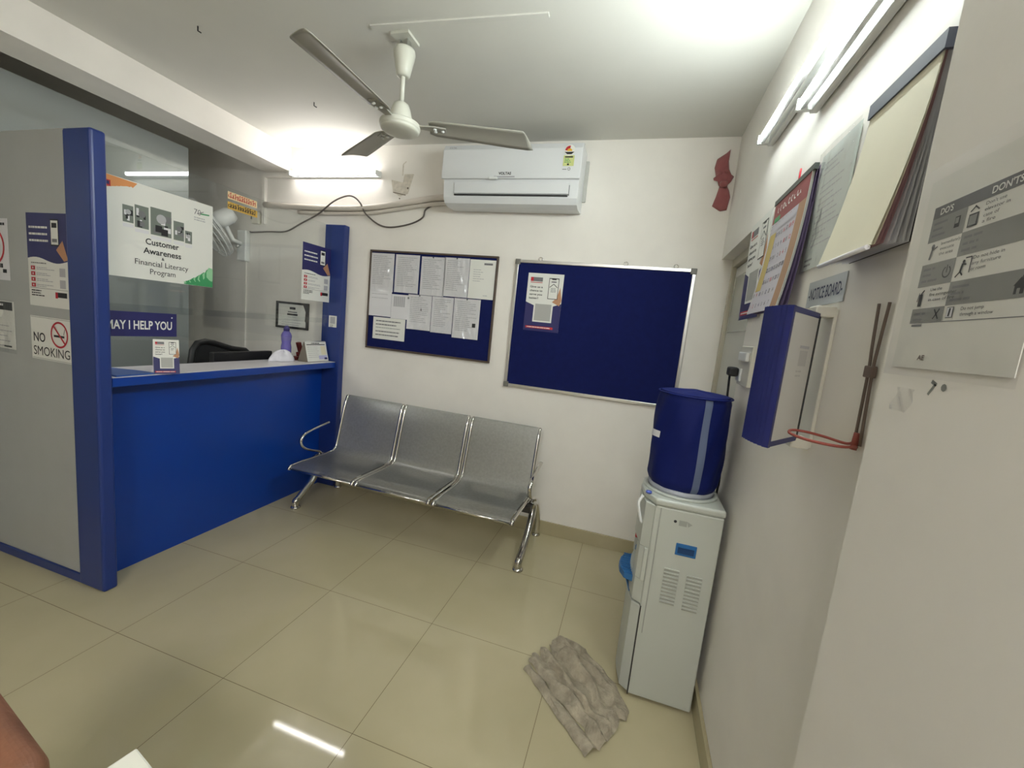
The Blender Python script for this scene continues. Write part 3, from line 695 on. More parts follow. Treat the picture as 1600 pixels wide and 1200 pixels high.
for k, (a, c, z0, z1) in SH.items():
    r = random.Random(k); wd, hg = c - a, z1 - z0
    lay = {'S8': .0022, 'S11': .003, 'S10': .0022, 'S7': .0015}.get(k, .0008)
    def dr(f, w, h, k=k, r=r):
        if k == 'S5':
            f.rect(w*.55, h*.87, w*.88, h*.92, INKG, 1); f.bars(.03, w*.6, h*.75, 6, .016, .004, INKL, 1, r); f.bars(w*.6, w*.9, h*.1, 1, .01, .005, INKL, 1, r)
        elif k == 'S6': f.bars(.02, w - .02, h*.9, 2, .03, .004, INKL, 1, r, .8)
        elif k == 'S7':
            for i in range(6): f.rect(.02 + i*.017, h*.5, .034 + i*.017, h*.92, INKL, 1)
            f.rect(w*.88, h*.85, w*.97, h*.93, INKG, 2)
        elif k == 'S11':
            for i in range(5): f.bars(.025, w - .025, h*(.86 - .16*i), 1, .01, .009 if i != 2 else .004, INKG, 1, r, .75)
        else:
            f.bars(.02, w - .02, h*.93, int(h*.8/.014), .014, .0045, INKL, 1, r)
            if k == 'S10': f.rect(w*.75, h*.3, w*.88, h*.4, INK, 2)
            if k == 'S8': f.rect(w*.55, h*.55, w*.6, h*.62, INKG, 2)
    o = flat_thing('notice_sheet', SLB[k], 'paper', (a, YB - .0125 - lay, z0), XV, Z, (wd, hg), dr, 'papers on the wood framed board', PAPG if k not in ('S5', 'S11') else PAPER, .0006)
    if k not in ('S5', 'S6', 'S7', 'S11'):
        amp = {'S4': .004, 'S10': .005, 'S1': .0025}.get(k, .0015); s1 = r.uniform(3, 7); s2 = r.uniform(4, 9)
        nr = {'S4': 6, 'S10': 8, 'S1': 6, 'S3': 4, 'S2': 5, 'S9': 4}.get(k, 2)
        rid = [(r.uniform(.05, .95), r.uniform(.1, .9), r.uniform(-.35, .35), r.uniform(.006, .010), r.uniform(.06, .2), r.uniform(-2.5, 2.5)) for _ in range(nr)]
        def sl(p, q):
            z = amp*(.5 + .5*math.sin(p*s1 + q*s2)*math.cos(q*s1*1.3 - p*4))
            for rp, rq, rs, rw, rl, rc in rid:      # sharp creases in the film
                dq = (q - rq)*hg; dp = (p - rp)*wd - dq*rs - rc*dq*dq*3
                z += .0085*math.exp(-(dp/rw)**2)*max(0, 1 - (dq/(rl*.7))**2)
            return (a - .003 + (wd + .006)*p, YB - .0155 - lay - z, z0 - .003 + (hg + .006)*q)
        MB().grid(sl, 56, 40, CLEAR).build('plastic_sleeve', o)
    if k in ('S3', 'S4', 'S8', 'S10'):
        MB().lathe([(0, 0), (.005, .001), (.004, .006), (0, .007)], (a + wd*.5, YB - .019 - lay, z1 - .006), PINM, axis=(0, -1, 0), n=10).build('pin', o)
t2 = board('notice_board', 'large empty dark blue notice board with silver frame', .492, 1.672, 1.056, 1.956, .022, ALU, FELT, mat('corner_grey', rgb(120, 118, 112), .45))
for hx in (.665, 1.24, 1.55):
    m = MB().tube([(hx + .013*math.cos(i*PI/6), YB - .006, 1.966 + .012*math.sin(i*PI/6)) for i in range(12)], .003, CHROME, 6, closed=True); m.build('hanging_loop', t2)
flat_thing('poster', 'white and navy Give us a chance to serve you better poster on blue board', 'poster', (.592, YB - .0135, 1.473), XV, Z, (.252, .397), design_chance)

# red ribbon cloth near the corner
REDC = mat('red_cloth', rgb(160, 94, 94), .8, sheen=.3, noise=.08, nscale=20)
t = thing('red_cloth', (1.745, YB - .02, 2.48), 'red cloth tied in a bow hanging near the right corner', 'cloth')
def flap(pts):
    m = MB(); n = len(pts)
    cu = sum(p[0] for p in pts)/n; cv = sum(p[1] for p in pts)/n
    rings = []
    for k_, (sc, dep) in enumerate(((1, .004), (.85, .014), (.5, .024), (.12, .018))):
        rings.append([(cu + (p[0]-cu)*sc, YB - dep - .006*math.sin(i*2.1 + k_), cv + (p[1]-cv)*sc) for i, p in enumerate(pts)])
    vs = [v for r_ in rings for v in r_]; fs = []
    for k_ in range(3):
        for i in range(n): fs.append((k_*n + i, k_*n + (i+1) % n, (k_+1)*n + (i+1) % n, (k_+1)*n + i))
    fs.append(tuple(3*n + i for i in range(n)))
    vs += [(p[0], YB - .001, p[1]) for p in pts]; o_ = 4*n
    for i in range(n): fs.append((o_ + i, o_ + (i+1) % n, (i+1) % n, i))
    m.add(vs, fs, REDC, True); return m
flap([(1.757, 2.665), (1.735, 2.64), (1.69, 2.61), (1.683, 2.56), (1.697, 2.51), (1.685, 2.50), (1.69, 2.487), (1.712, 2.482), (1.722, 2.455), (1.765, 2.455), (1.785, 2.478), (1.80, 2.51), (1.785, 2.515), (1.765, 2.55), (1.757, 2.60)]).build('upper_flap', t)
flap([(1.728, 2.462), (1.762, 2.462), (1.785, 2.43), (1.796, 2.39), (1.787, 2.315), (1.75, 2.308), (1.702, 2.337), (1.715, 2.39)]).build('lower_flap', t)
m = MB().lathe([(0, -.02), (.02, -.016), (.024, 0), (.02, .016), (0, .02)], (1.745, YB - .024, 2.457), REDC, n=14); m.build('knot', t)

# ------------------------------------------------------------------ ceiling fan
FCX, FCY, FZ = .177, .111, 2.352
FANW = mat('fan_enamel', rgb(212, 212, 200), .3)
FANB = mat('fan_blade', rgb(168, 166, 156), .42)
t = thing('ceiling_fan', (FCX, FCY, FZ), 'white three blade ceiling fan hanging in the middle of room', 'ceiling fan')
MB().box((FCX - .045, FCY - .05, H - .012), (FCX + .045, FCY + .05, H), FANW).build('ceiling_plate', t)
m = MB(); m.box((FCX - .022, FCY - .014, H - .07), (FCX - .017, FCY + .014, H - .012), ALU); m.box((FCX + .017, FCY - .014, H - .07), (FCX + .022, FCY + .014, H - .012), ALU); m.tube([(FCX - .026, FCY, H - .05), (FCX + .026, FCY, H - .05)], .006, ALU, 8); m.build('hook_clamp', t)
MB().lathe([(.020, 2.570), (.030, 2.574), (.036, 2.60), (.046, 2.645), (.050, 2.672), (.047, 2.685), (.036, 2.688), (.034, 2.67), (.018, 2.60)], (FCX, FCY, 0), FANW).build('top_canopy', t)
MB().tube([(FCX, FCY, 2.43), (FCX, FCY, H - .04)], .0105, FANW, 16).build('down_rod', t)
MB().lathe([(.058, 2.372), (.052, 2.40), (.042, 2.435), (.034, 2.452), (.024, 2.458), (.011, 2.459)], (FCX, FCY, 0), FANW).build('lower_canopy', t)
MB().lathe([(0, 2.326), (.05, 2.328), (.080, 2.333), (.088, 2.338), (.090, 2.343), (.086, 2.346), (.092, 2.350), (.094, 2.355), (.090, 2.359), (.094, 2.363), (.092, 2.369), (.075, 2.378), (.03, 2.38)], (FCX, FCY, 0), FANW, n=48).build('motor', t)
for an in (-91, 20, 147):
    th = math.radians(an); d = Vector((math.cos(th), math.sin(th), 0)); s = Vector((-math.sin(th), math.cos(th), 0)); c0 = Vector((FCX, FCY, 2.366))
    def bl(a_, c_, d=d, s=s, c0=c0):
        r = .135 + .475*c_; wd = (.052 + .014*min(1, c_*1.2)) * (1.0 if c_ < .97 else .9)
        if c_ < .06: wd *= .75 + 4*c_
        y = (a_ - .5)*2
        skew = .028*max(0, (c_ - .9)/.1)*(y)
        return c0 + d*(r + skew) + s*(y*wd) + Z*(-y*wd*.19 + .006*(1 - y*y))
    bl_o = MB().grid(bl, 6, 30, FANB).build('blade', t, solid=.003)
    m = MB(); m.prism([c0 + d*.078 + s*.014 - Z*.004, c0 + d*.16 + s*.024 - Z*.004, c0 + d*.215 + s*.02 - Z*.004, c0 + d*.215 - s*.02 - Z*.004, c0 + d*.16 - s*.024 - Z*.004, c0 + d*.078 - s*.014 - Z*.004], FANB, Z*.006); m.build('blade_iron', bl_o)
    for q, e in ((.165, .012), (.165, -.012), (.2, 0)):
        m = MB().lathe([(0, -.007), (.008, -.005), (.008, 0), (0, 0)], c0 + d*q + s*e - Z*.006, WHITE, n=10); m.build('screw', bl_o)
# ceiling conduit
m = MB().box((FCX - .12, .03, H - .006), (.86, .055, H), CEIL, rot=Matrix.Rotation(math.radians(3), 3, 'Z')); tag(m.build('cable_casing', loc=(.4, .05, H)), 'painted cable casing across ceiling to the ceiling fan', 'cable casing')
for p in ((-0.741, 0.566), (-0.813, -0.099)):
    m = MB().tube([(p[0], p[1], H), (p[0], p[1], H - .02), (p[0] + .02, p[1], H - .03)], .003, DARKP, 6)
    tag(m.build('hook', loc=(p[0], p[1], H)), 'small dark hook in the ceiling ' + ('between the fan and the back tube light' if p[1] > .2 else 'toward the viewer, between beam and fan blade tip'), 'hook')

# ------------------------------------------------------------------ three-seat bench
t = thing('waiting_bench', (0, .85, 0), 'chrome three seat steel waiting bench against the back wall', 'bench')
seatp = [(.490, .365), (.497, .381), (.515, .388), (.60, .390), (.75, .385), (.86, .385), (.905, .392), (.935, .415), (.952, .45), (.985, .58), (1.02, .72), (1.048, .80), (1.060, .815), (1.072, .808)]
sx = [(-.785, -.278), (-.236, .282), (.330, .826)]
def bench_dy(x): return -.022 * (x + .0)          # bench stands a touch askew
SEATM = mat('seat_steel', (.40, .41, .40), .36, metal=.72, noise=.10, nscale=60)
_nt = SEATM.node_tree; _t = _nt.nodes.new('ShaderNodeBsdfTransparent'); _m = _nt.nodes.new('ShaderNodeMixShader'); _m.inputs[0].default_value = .30
_nt.links.new(_nt.nodes['Principled BSDF'].outputs[0], _m.inputs[1]); _nt.links.new(_t.outputs[0], _m.inputs[2]); _nt.links.new(_m.outputs[0], _nt.nodes['Material Output'].inputs['Surface'])
for (a, c) in sx:
    m = MB()
    sp_ = cat_rom([(0, y, z) for y, z in seatp], 3)
    n = len(sp_)
    def sf(u, v, a=a, c=c, sp_=sp_):
        p = sp_[min(int(round(v*(len(sp_) - 1))), len(sp_) - 1)]; x = a + .006 + (c - a - .012)*u
        x = x + (0 if v < .45 else (-(x - .05)*.015))
        return (x, p.y + bench_dy(x), p.z)
    m.grid(sf, 8, n - 1, SEATM); seat = m.build('seat', t)
    for e in (a - .006, c + .006):
        pth = [(e - (0 if i < n*.45 else (e - .05)*.015), p.y + bench_dy(e), p.z - .010) for i, p in enumerate(sp_)]
        MB().tube(pth, .012, CHROME, 10).build('side_rail', seat)
    m = MB().tube([(a, seatp[0][0] + bench_dy(a) + .002, .365), (c, seatp[0][0] + bench_dy(c) + .002, .365)], .008, CHROME, 8); m.build('front_rail', seat)
MB().box((-.88, .79, .30), (.865, .86, .345), mat('beam_black', rgb(45, 42, 40), .4)).build('beam', t, bevel=.006)
for (a, c) in sx:
    for e in (a + .05, c - .05):
        MB().box((e - .02, .74, .342), (e + .02, .92, .378), DARKP).build('seat_bracket', t)
for x, yf in ((-.870, .662), (.86, .632)):
    yr = 1.132
    lg = MB().tube(cat_rom([(x, .84, .335), (x, .90, .345), (x, .90, .27), (x, .83, .17), (x, .74, .10), (x, yf + .025, .062), (x, yf, .05), (x, yf, .012)], 5), .024, CHROME, 14).build('front_leg', t)
    MB().lathe([(.034, 0), (.034, .008), (.026, .016), (.012, .02)], (x, yf, 0), CHROME, n=18).build('foot', lg)
    lg = MB().tube(cat_rom([(x, .90, .345), (x, .98, .31), (x, 1.06, .22), (x, 1.11, .12), (x, yr - .012, .06), (x, yr - .012, .012)], 5), .022, CHROME, 14).build('rear_leg', t)
    MB().lathe([(.030, 0), (.030, .008), (.023, .014), (.012, .02)], (x, yr - .012, 0), CHROME, n=18).build('foot', lg)
for x in (-.85, .872):
    pth = cat_rom([(x, .88, .36), (x, .86, .385), (x, .78, .415), (x, .70, .455), (x, .668, .505), (x, .69, .548), (x, .76, .572), (x, .86, .588), (x, .95, .60)], 6)
    MB().tube(pth, .013, CHROME, 12, flat=.7).build('armrest', t)

# ------------------------------------------------------------------ water dispenser
DY = -.045
DW = mat('dispenser_white', rgb(192, 196, 188), .35)
DB = mat('dispenser_blue', rgb(40, 105, 165), .35)
t = thing('water_dispenser', (1.64, .11, 0), 'white floor standing water dispenser against the right wall', 'water dispenser')
MB().box((1.532, DY, .012), (1.782, .265, .845), DW).build('body', t, bevel=.006)
m = MB(); m.prism([(1.532, DY - .003, .845), (1.785, DY - .003, .845), (1.785, .268, .845), (1.532, .268, .845), (1.49, .20, .845), (1.478, .11, .845), (1.49, .02, .845)], DW, (0, 0, .03)); m.build('top_cover', t, bevel=.010, seg=3)
m = MB()
fpts = [(1.532, DY), (1.532, .265), (1.497, .235), (1.482, .16), (1.478, .11), (1.482, .06), (1.497, -.02)]
m.prism([(x, y, .42) for x, y in fpts], DW, (0, 0, .10)); m.prism([(x, y, .66) for x, y in fpts], DW, (0, 0, .184)); m.box((1.515, DY, .52), (1.532, .265, .66), DW)
m.prism([(1.532, DY, .52), (1.532, .02, .52), (1.487, .02, .52), (1.497, -.02, .52)], DW, (0, 0, .14)); m.prism([(1.532, .265, .52), (1.532, .20, .52), (1.487, .20, .52), (1.497, .235, .52)], DW, (0, 0, .14))
m.build('front_fascia', t, bevel=.003)
m = MB(); m.prism([(x, y, .02) for x, y in fpts], DW, (0, 0, .392)); m.build('lower_door', t, bevel=.004)
TZ = -.045
m = MB(); m.prism([(1.50, .01, .515+TZ), (1.455, .03, .515+TZ), (1.437, .07, .515+TZ), (1.432, .11, .515+TZ), (1.437, .15, .515+TZ), (1.455, .19, .515+TZ), (1.50, .21, .515+TZ)], DB, (0, 0, .03)); m.prism([(1.50, .03, .42+TZ), (1.465, .06, .50+TZ), (1.452, .11, .515+TZ), (1.465, .16, .50+TZ), (1.50, .19, .42+TZ)], DB, (0, 0, .012)); tr = m.build('drip_tray', t, bevel=.004)
m = MB()
for i in range(9): m.box((1.438 + .003*abs(i - 4), .03 + i*.019, .5455+TZ), (1.495, .036 + i*.019, .5485+TZ), DB)
m.build('tray_grille', tr)
for y, c in ((.05, DB), (.17, RED)):
    m = MB().tube([(1.516, y, .63), (1.50, y, .63), (1.495, y, .615), (1.495, y, .60)], .009, c, 10); m.build('tap', t)
m = MB().tube(cat_rom([(1.483, .0, .86), (1.470, -.01, .83), (1.478, -.015, .79), (1.49, -.02, .75)], 5), .006, WHITE, 8); m.build('front_trim', t)
m = MB(); m.box((1.628, DY - .004, .664), (1.704, DY, .713), DB); hr = m.build('side_handle', t, bevel=.002)
m = MB(); m.box((1.636, DY - .006, .674), (1.696, DY - .0035, .698), mat('handle_dark', rgb(22, 62, 110), .4)); m.build('grip_recess', hr)
VENT = mat('vent_grey', rgb(160, 162, 156), .4)
for j, x in enumerate((1.60, 1.685)):
    m = MB()
    for i in range(10):
        z = .600 - i*.0155 - j*.008; m.box((x, DY - .0045, z - .0055), (x + .056, DY, z), DW, rot=Matrix.Rotation(math.radians(22), 3, 'X'))
        m.box((x, DY - .0012, z - .011), (x + .056, DY, z - .0065), VENT)
    m.build('side_vent', t)
m = MB(); f = Flat(m, (1.60, DY - .0004, .775), XV, Z); f.disc(.012, .022, .006, INK, 1, 10); f.rect(.026, .008, .055, .030, VENT, 1); f.poly([(.055, .03), (.075, .02), (.06, .008)], VENT, 1); m.build('side_marking', t)
m = MB().box((1.553, DY - .003, .30), (1.556, DY, .84), VENT); m.build('panel_seam', t)
m = MB().box((1.533, DY - .002, .01), (1.537, .0, .412), DARKP); m.build('door_gap', t)
m = MB(); m.lathe([(.012, 0), (.012, .008), (0, .01)], (1.503, .0, .874), mat('cap_blue', rgb(80, 100, 190), .4), n=12); m.build('blue_plug', t)
# bottle in a blue cloth cover
BC = Vector((1.632, .118, 0))
t = thing('water_bottle', (BC.x, BC.y, .875), 'big water bottle in a blue fabric cover on the dispenser', 'water bottle')
COVER = mat('cover_fabric', rgb(14, 27, 92), .6, spec=.18, noise=.08, nscale=12, bump=.25, bscale=9)
def cov(a_, c_):
    th = 2*PI*a_; z = .905 + .385*c_
    r = .138 + .004*math.sin(PI*c_) + .0025*math.sin(5*th + 7*c_) + .002*math.sin(11*th - 9*c_)
    if c_ > .93: r -= (c_ - .93)/.07*.008
    if c_ < .06: r -= (.06 - c_)/.06*.010
    return (BC.x + r*math.cos(th), BC.y + r*math.sin(th), z)
m = MB().grid(cov, 64, 40, COVER)
def covtop(a_, c_):
    th = 2*PI*a_; r = .130*(1 - c_); return (BC.x + r*math.cos(th), BC.y + r*math.sin(th), 1.29 + .010*math.sin(c_*PI/2) + .003*math.sin(4*th + 2)*math.sin(c_*3))
m.grid(covtop, 64, 8, COVER); m.build('cloth_cover', t)
TAPE = mat('cover_tape', rgb(98, 110, 140), .5)
def tape(th0, wd, mm):
    m_ = MB()
    def fn(a_, c_):
        th = th0 + (a_ - .5)*wd; p = Vector(cov(th/(2*PI), .0 + .985*c_)); q = Vector((p.x - BC.x, p.y - BC.y, 0)).normalized()
        return p + q*.0015
    m_.grid(fn, 3, 40, mm); return m_
tape(math.radians(-75), .20, TAPE).build('grey_strap', t)
m = MB(); th0 = math.radians(-158)
m.grid(lambda a_, c_: Vector(cov((th0 + (a_ - .5)*.42)/(2*PI), .50 + .07*c_)) + Vector((math.cos(th0)*.003, math.sin(th0)*.003, 0)), 6, 3, PAPG)
lb = m.build('cover_label', t)
m = MB().tube([(BC.x + .140*math.cos(i*PI/32), BC.y + .140*math.sin(i*PI/32), 1.284) for i in range(64)], .0035, COVER, 6, closed=True); m.build('top_piping', t)
m = MB().lathe([(.12, .876), (.128, .880), (.131, .905)], BC, mat('bottle_plastic', rgb(176, 180, 190), .2), n=40); m.build('clear_bottle_rim', t)
m = MB().lathe([(.145, .875), (.145, .884), (.132, .886), (.132, .876)], BC, DW, n=40); m.build('collar_ring', t)

# plug, socket board, cable
t = thing('switchboard', (XR, .09, 1.345), 'white electrical switchboard on right wall behind the flip display', 'switchboard')
MB().box((XR - .022, .005, 1.345), (XR, .175, 1.50), OFFW).build('plate', t, bevel=.004)
MB().box((XR - .035, .03, 1.44), (XR - .022, .15, 1.475), WHITE).build('switch_row', t, bevel=.004)
MB().box((XR - .03, .10, 1.36), (XR - .022, .165, 1.41), WHITE).build('socket', t, bevel=.003)
t = thing('power_plug', (XR - .03, .19, 1.4), 'black plug with cord hanging from the wall switchboard', 'plug')
MB().box((XR - .066, .115, 1.375), (XR - .03, .168, 1.412), BLACK).build('plug_body', t, bevel=.008)
m = MB().tube(cat_rom([(XR - .052, .16, 1.38), (XR - .048, .172, 1.34), (XR - .040, .170, 1.2), (XR - .028, .172, 1.05), (XR - .018, .18, .92), (XR - .018, .19, .85), (XR - .016, .2, .5)], 6), .0045, BLACK, 8); m.build('cord', t)

# ------------------------------------------------------------------ right-wall papers
WU = Vector((0, -1, 0))                   # reading direction on the right wall
flat_thing('poster', 'white and navy poster beside the door, partly behind the wall calendar', 'poster', (XR - .012, .372, 1.612), WU, Vector((0, .10, 1)), (.30, .415),
           lambda f, w, h: (design_chance(f, w, h)))
t = thing('wall_calendar', (XR - .03, -.15, 1.62), 'colourful red and yellow wall calendar left of the sleeved sheet', 'calendar')
def calwarp(u, v): return .032*((.4 - v)/.4)**2
PINK = mat('print_pink', rgb(205, 120, 110), .6); LIL = mat('print_cal_grey', rgb(196, 192, 200), .6); TAN = mat('print_tan', rgb(168, 132, 104), .6); DKRED = mat('print_dark_red', rgb(146, 76, 76), .6); OCH = mat('print_ochre', rgb(190, 168, 100), .6)
m = MB(); f = Flat(m, (XR - .022, .045, 1.615), WU, Z, warp=calwarp)
w_, h_ = .335, .40
NS = 10
for i in range(NS):
    v0, v1 = h_*i/NS, h_*(i+1)/NS
    f.rect(0, v0, w_, v1, PAPER, 0)
    f.rect(.006, v0, w_*.80, v1, LIL if i < 8 else DKRED, 1); f.rect(w_*.80, v0, w_ - .006, v1, TAN if i < 8 else DKRED, 1)
    if 2 <= i < 7: f.rect(.02, v0, .085, v1, OCH, 2)
r = random.Random(5)
for i in range(8):
    for j in range(7):
        u = .09 + j*.026 if 2 <= i < 7 else .015 + j*.036
        f.text(str((i*7 + j) % 30 + 1), u, .02 + i*.040, .014, (INK, INKG, RED, NAVY)[r.randrange(4)], 3, bold=.02)
for i in range(9): f.ring(.06 + i*.026, h_*.90, .006, .011, PAPER, 3, 8, r.random()*3, r.random()*3 + 4)
f.rect(.02, h_*.72, w_*.78, h_*.78, LIL, 3); f.rect(.03, h_*.80, .09, h_*.845, GREEN, 3)
m.build('front_page', t)
m = MB(); f = Flat(m, (XR - .020, .042, 1.617), WU, Z, warp=lambda u, v: calwarp(u, v) - .0)
m2 = MB()
for k_ in range(3):
    for i in range(NS):
        v0, v1 = h_*i/NS, h_*(i+1)/NS
        P4 = [Flat(m2, (XR - .018 + k_*.004, .042 - k_*.006, 1.617 - k_*.001), WU, Z, warp=lambda u, v, k_=k_: calwarp(u, v)*(1 - .2*k_)).P(u, v, 0) for u, v in ((0, v0), (w_, v0), (w_, v1), (0, v1))]
        m2.add(P4, [(0, 1, 2, 3)], (mat('page_edge_purple', rgb(120, 105, 140), .6) if k_ else PAPER))
m2.build('back_pages', t)
m = MB().box((XR - .024, -.30, 2.005), (XR - .012, .05, 2.022), mat('cal_strip', rgb(60, 66, 62), .4)); m.build('top_strip', t)
m = MB().tube([(XR - .01, -.13, 2.02), (XR - .008, -.12, 2.06), (XR - .005, -.11, 2.075)], .003, RED, 6); m.build('hanging_string', t)
o = flat_thing('laminated_sheet', 'printed sheet in a clear sleeve between the two wall calendars', 'paper', (XR - .004, -.292, 1.722), WU, Z, (.215, .315),
               lambda f, w, h: (f.bars(.03, w - .03, h - .03, 3, .014, .004, INKL, 1), f.bars(.03, w - .03, h - .09, 11, .016, .004, INKL, 1), f.bars(.01, .06, .03, 2, .014, .006, INKG, 1), f.rect(w - .06, .012, w - .02, .03, INKG, 1)), sheetm=mat('paper_cool', rgb(205, 212, 206), .5))
MB().grid(lambda p, q: (XR - .008 - .004*(.5 + .5*math.sin(p*5 + q*3)*math.cos(q*9)), -.288 - .225*p, 1.715 + .33*q), 14, 18, CLEAR).build('clear_sleeve', o)
# big turned-over calendar: cream page, pages behind fanned, dark strip on top
t = thing('wall_calendar', (XR - .03, -.71, 1.69), 'large cream backed wall calendar with dark top strip, pages curling', 'calendar')
CREAM = mat('cream_page', rgb(226, 220, 196), .6, noise=.03, nscale=6)
def bw(amount): return lambda u, v: amount*((.33 - v)/.33)**1.6
m = MB(); F_ = Flat(m, (XR - .020, -.590, 1.685), WU, Z, warp=bw(.045)); m.grid(lambda p, q: F_.P(.225*p, .33*q, 0), 2, 16, CREAM); m.build('front_page', t)
m = MB()
for k_, (amt, cm) in enumerate(((.041, CREAM), (.037, mat('page_rose', rgb(178, 140, 142), .6)), (.033, MC.get('page_rose') or mat('page_rose', rgb(178, 140, 142), .6)), (.027, PAPG), (.019, PAPG), (.010, PAPG), (.004, PAPG), (.0, DARKP))):
    F2 = Flat(m, (XR - .019 + .0018*k_, -.592, 1.686 + .001*k_), WU, Z, warp=bw(amt)); m.grid(lambda p, q: F2.P(.225*p, .325*q, 0), 2, 14, cm)
m.build('rear_pages', t)
m = MB().box((XR - .024, -.822, 1.995), (XR - .004, -.586, 2.025), mat('strip_slate', rgb(70, 76, 92), .4)); m.build('top_strip', t)
F3 = Flat(MB(), (XR - .02, -.590, 1.685), WU, Z, warp=bw(.045))
m = MB().tube([F3.P(.01, -.002, 0), F3.P(.215, -.002, 0)], .005, PAPG, 6); m.build('bottom_curl', t)
m = MB().tube([(XR - .006, -.70, 2.02), (XR - .004, -.70, 2.045)], .004, DARKP, 6); m.build('nail', t)
flat_thing('notice_board_plate', 'small white NOTICE BOARD plate under the cream calendar', 'sign', (XR - .003, -.372, 1.612), WU, Z, (.215, .068),
           lambda f, w, h: f.text('-NOTICE BOARD-', w*.5, h*.28, h*.46, mat('print_slate', rgb(50, 56, 88), .5), 1, align='c', w=w*.9, bold=.012), sheetm=mat('plate_grey', rgb(196, 200, 202), .3), t=.002)
# flip display: fanned panels hinged on a wall bracket
t = thing('flip_display', (XR, -.548, 1.25), 'blue edged flip display panels fanned from a bracket on right wall', 'display rack')
hx, hy = 1.786, -.548; z0, z1 = 1.277, 1.582
BEDGE = mat('panel_edge_blue', rgb(28, 36, 104), .4); PWH = mat('panel_white', rgb(206, 204, 198), .35)
NP = 8
for i in range(NP):
    az = math.radians(35 + 22*i/(NP - 1)); d = Vector((-math.sin(az), -math.cos(az), 0)); n_ = Vector((d.y, -d.x, 0))
    if n_.dot(Vector((1, -1, 0))) < 0: n_ = -n_
    L_ = .208 - .038*i/(NP - 1); h0 = Vector((hx, hy, 0)); s0 = h0 + d*.022; e0 = h0 + d*L_
    th_ = .0125; tb = .004
    m = MB(); zz0 = z0 - .0*i; zz1 = z1
    def q(pt, off, z): v_ = pt + n_*off; return (v_.x, v_.y, z)
    m.prism([q(s0 + d*.012, -.0035, zz0 + .012), q(e0 - d*.012, -.0035, zz0 + .012), q(e0 - d*.012, .0035, zz0 + .012), q(s0 + d*.012, .0035, zz0 + .012)], PWH, (0, 0, zz1 - zz0 - .024))
    pn = m.build('display_panel', t)
    m = MB()
    m.prism([q(e0 - d*.012, -th_/2, zz0), q(e0, -th_/2, zz0), q(e0, th_/2, zz0), q(e0 - d*.012, th_/2, zz0)], BEDGE, (0, 0, zz1 - zz0))
    m.prism([q(s0, -tb, zz0), q(s0 + d*.012, -tb, zz0), q(s0 + d*.012, tb, zz0), q(s0, tb, zz0)], BLACK, (0, 0, zz1 - zz0))
    for za in (zz0, zz1 - .012): m.prism([q(s0, -tb, za), q(e0 - d*.0121, -tb, za), q(e0 - d*.0121, tb, za), q(s0, tb, za)], BEDGE, (0, 0, .012))
    m.build('panel_rim', pn)
    if i == 0:
        m = MB(); Ff = Flat(m, q(e0, .0037, z0), -d, Z); Ff.rect(.085, .22, .145, .226, INKL, 1); Ff.rect(.09, .18, .14, .215, mat('faint_print', rgb(190, 188, 184), .5), 1); Ff.bars(.085, .14, .17, 2, .01, .004, MC['faint_print'], 1); m.build('faint_print', pn)
m = MB().box((XR - .008, -.575, 1.262), (XR, -.50, 1.595), OFFW); m.build('wall_strip', t, bevel=.002)
for za in (1.258, 1.575): MB().box((XR - .045, -.575, za), (XR - .003, -.525, za + .026), OFFW).build('hinge_bracket', t, bevel=.004)
# wire ring bracket
t = thing('wire_bracket', (XR, -.78, 1.3), 'rusty wire ring bracket hanging on the right wall', 'bracket')
WIRE = mat('grey_wire', rgb(120, 104, 96), .5, metal=.4); RUST = mat('rust_wire', rgb(150, 72, 62), .6)
for ys in ((-.752, -.760, -.766, -.770), (-.787, -.781, -.780, -.792)):
    m = MB().tube(cat_rom([(XR - .006, ys[0], 1.592), (XR - .006, ys[1], 1.51), (XR - .006, ys[2], 1.46), (XR - .006, ys[3], 1.322)], 4), .0028, WIRE, 8); m.build('upright_wire', t)
m = MB().box((XR - .012, -.788, 1.452), (XR - .002, -.760, 1.474), WIRE); m.build('clip', t, bevel=.002)
m = MB(); m.tube(cat_rom([(XR - .008, -.775, 1.325), (1.79, -.762, 1.319), (1.768, -.722, 1.32), (1.742, -.692, 1.32), (1.716, -.700, 1.32), (1.700, -.745, 1.32), (1.712, -.790, 1.32), (1.740, -.812, 1.32), (1.768, -.812, 1.32), (1.79, -.795, 1.32), (XR - .008, -.786, 1.318)], 6), .0028, RUST, 8); m.build('ring', t)
m = MB().tube([(XR - .008, -.780, 1.345), (XR - .010, -.780, 1.312)], .006, RUST, 8); m.build('hook', t)
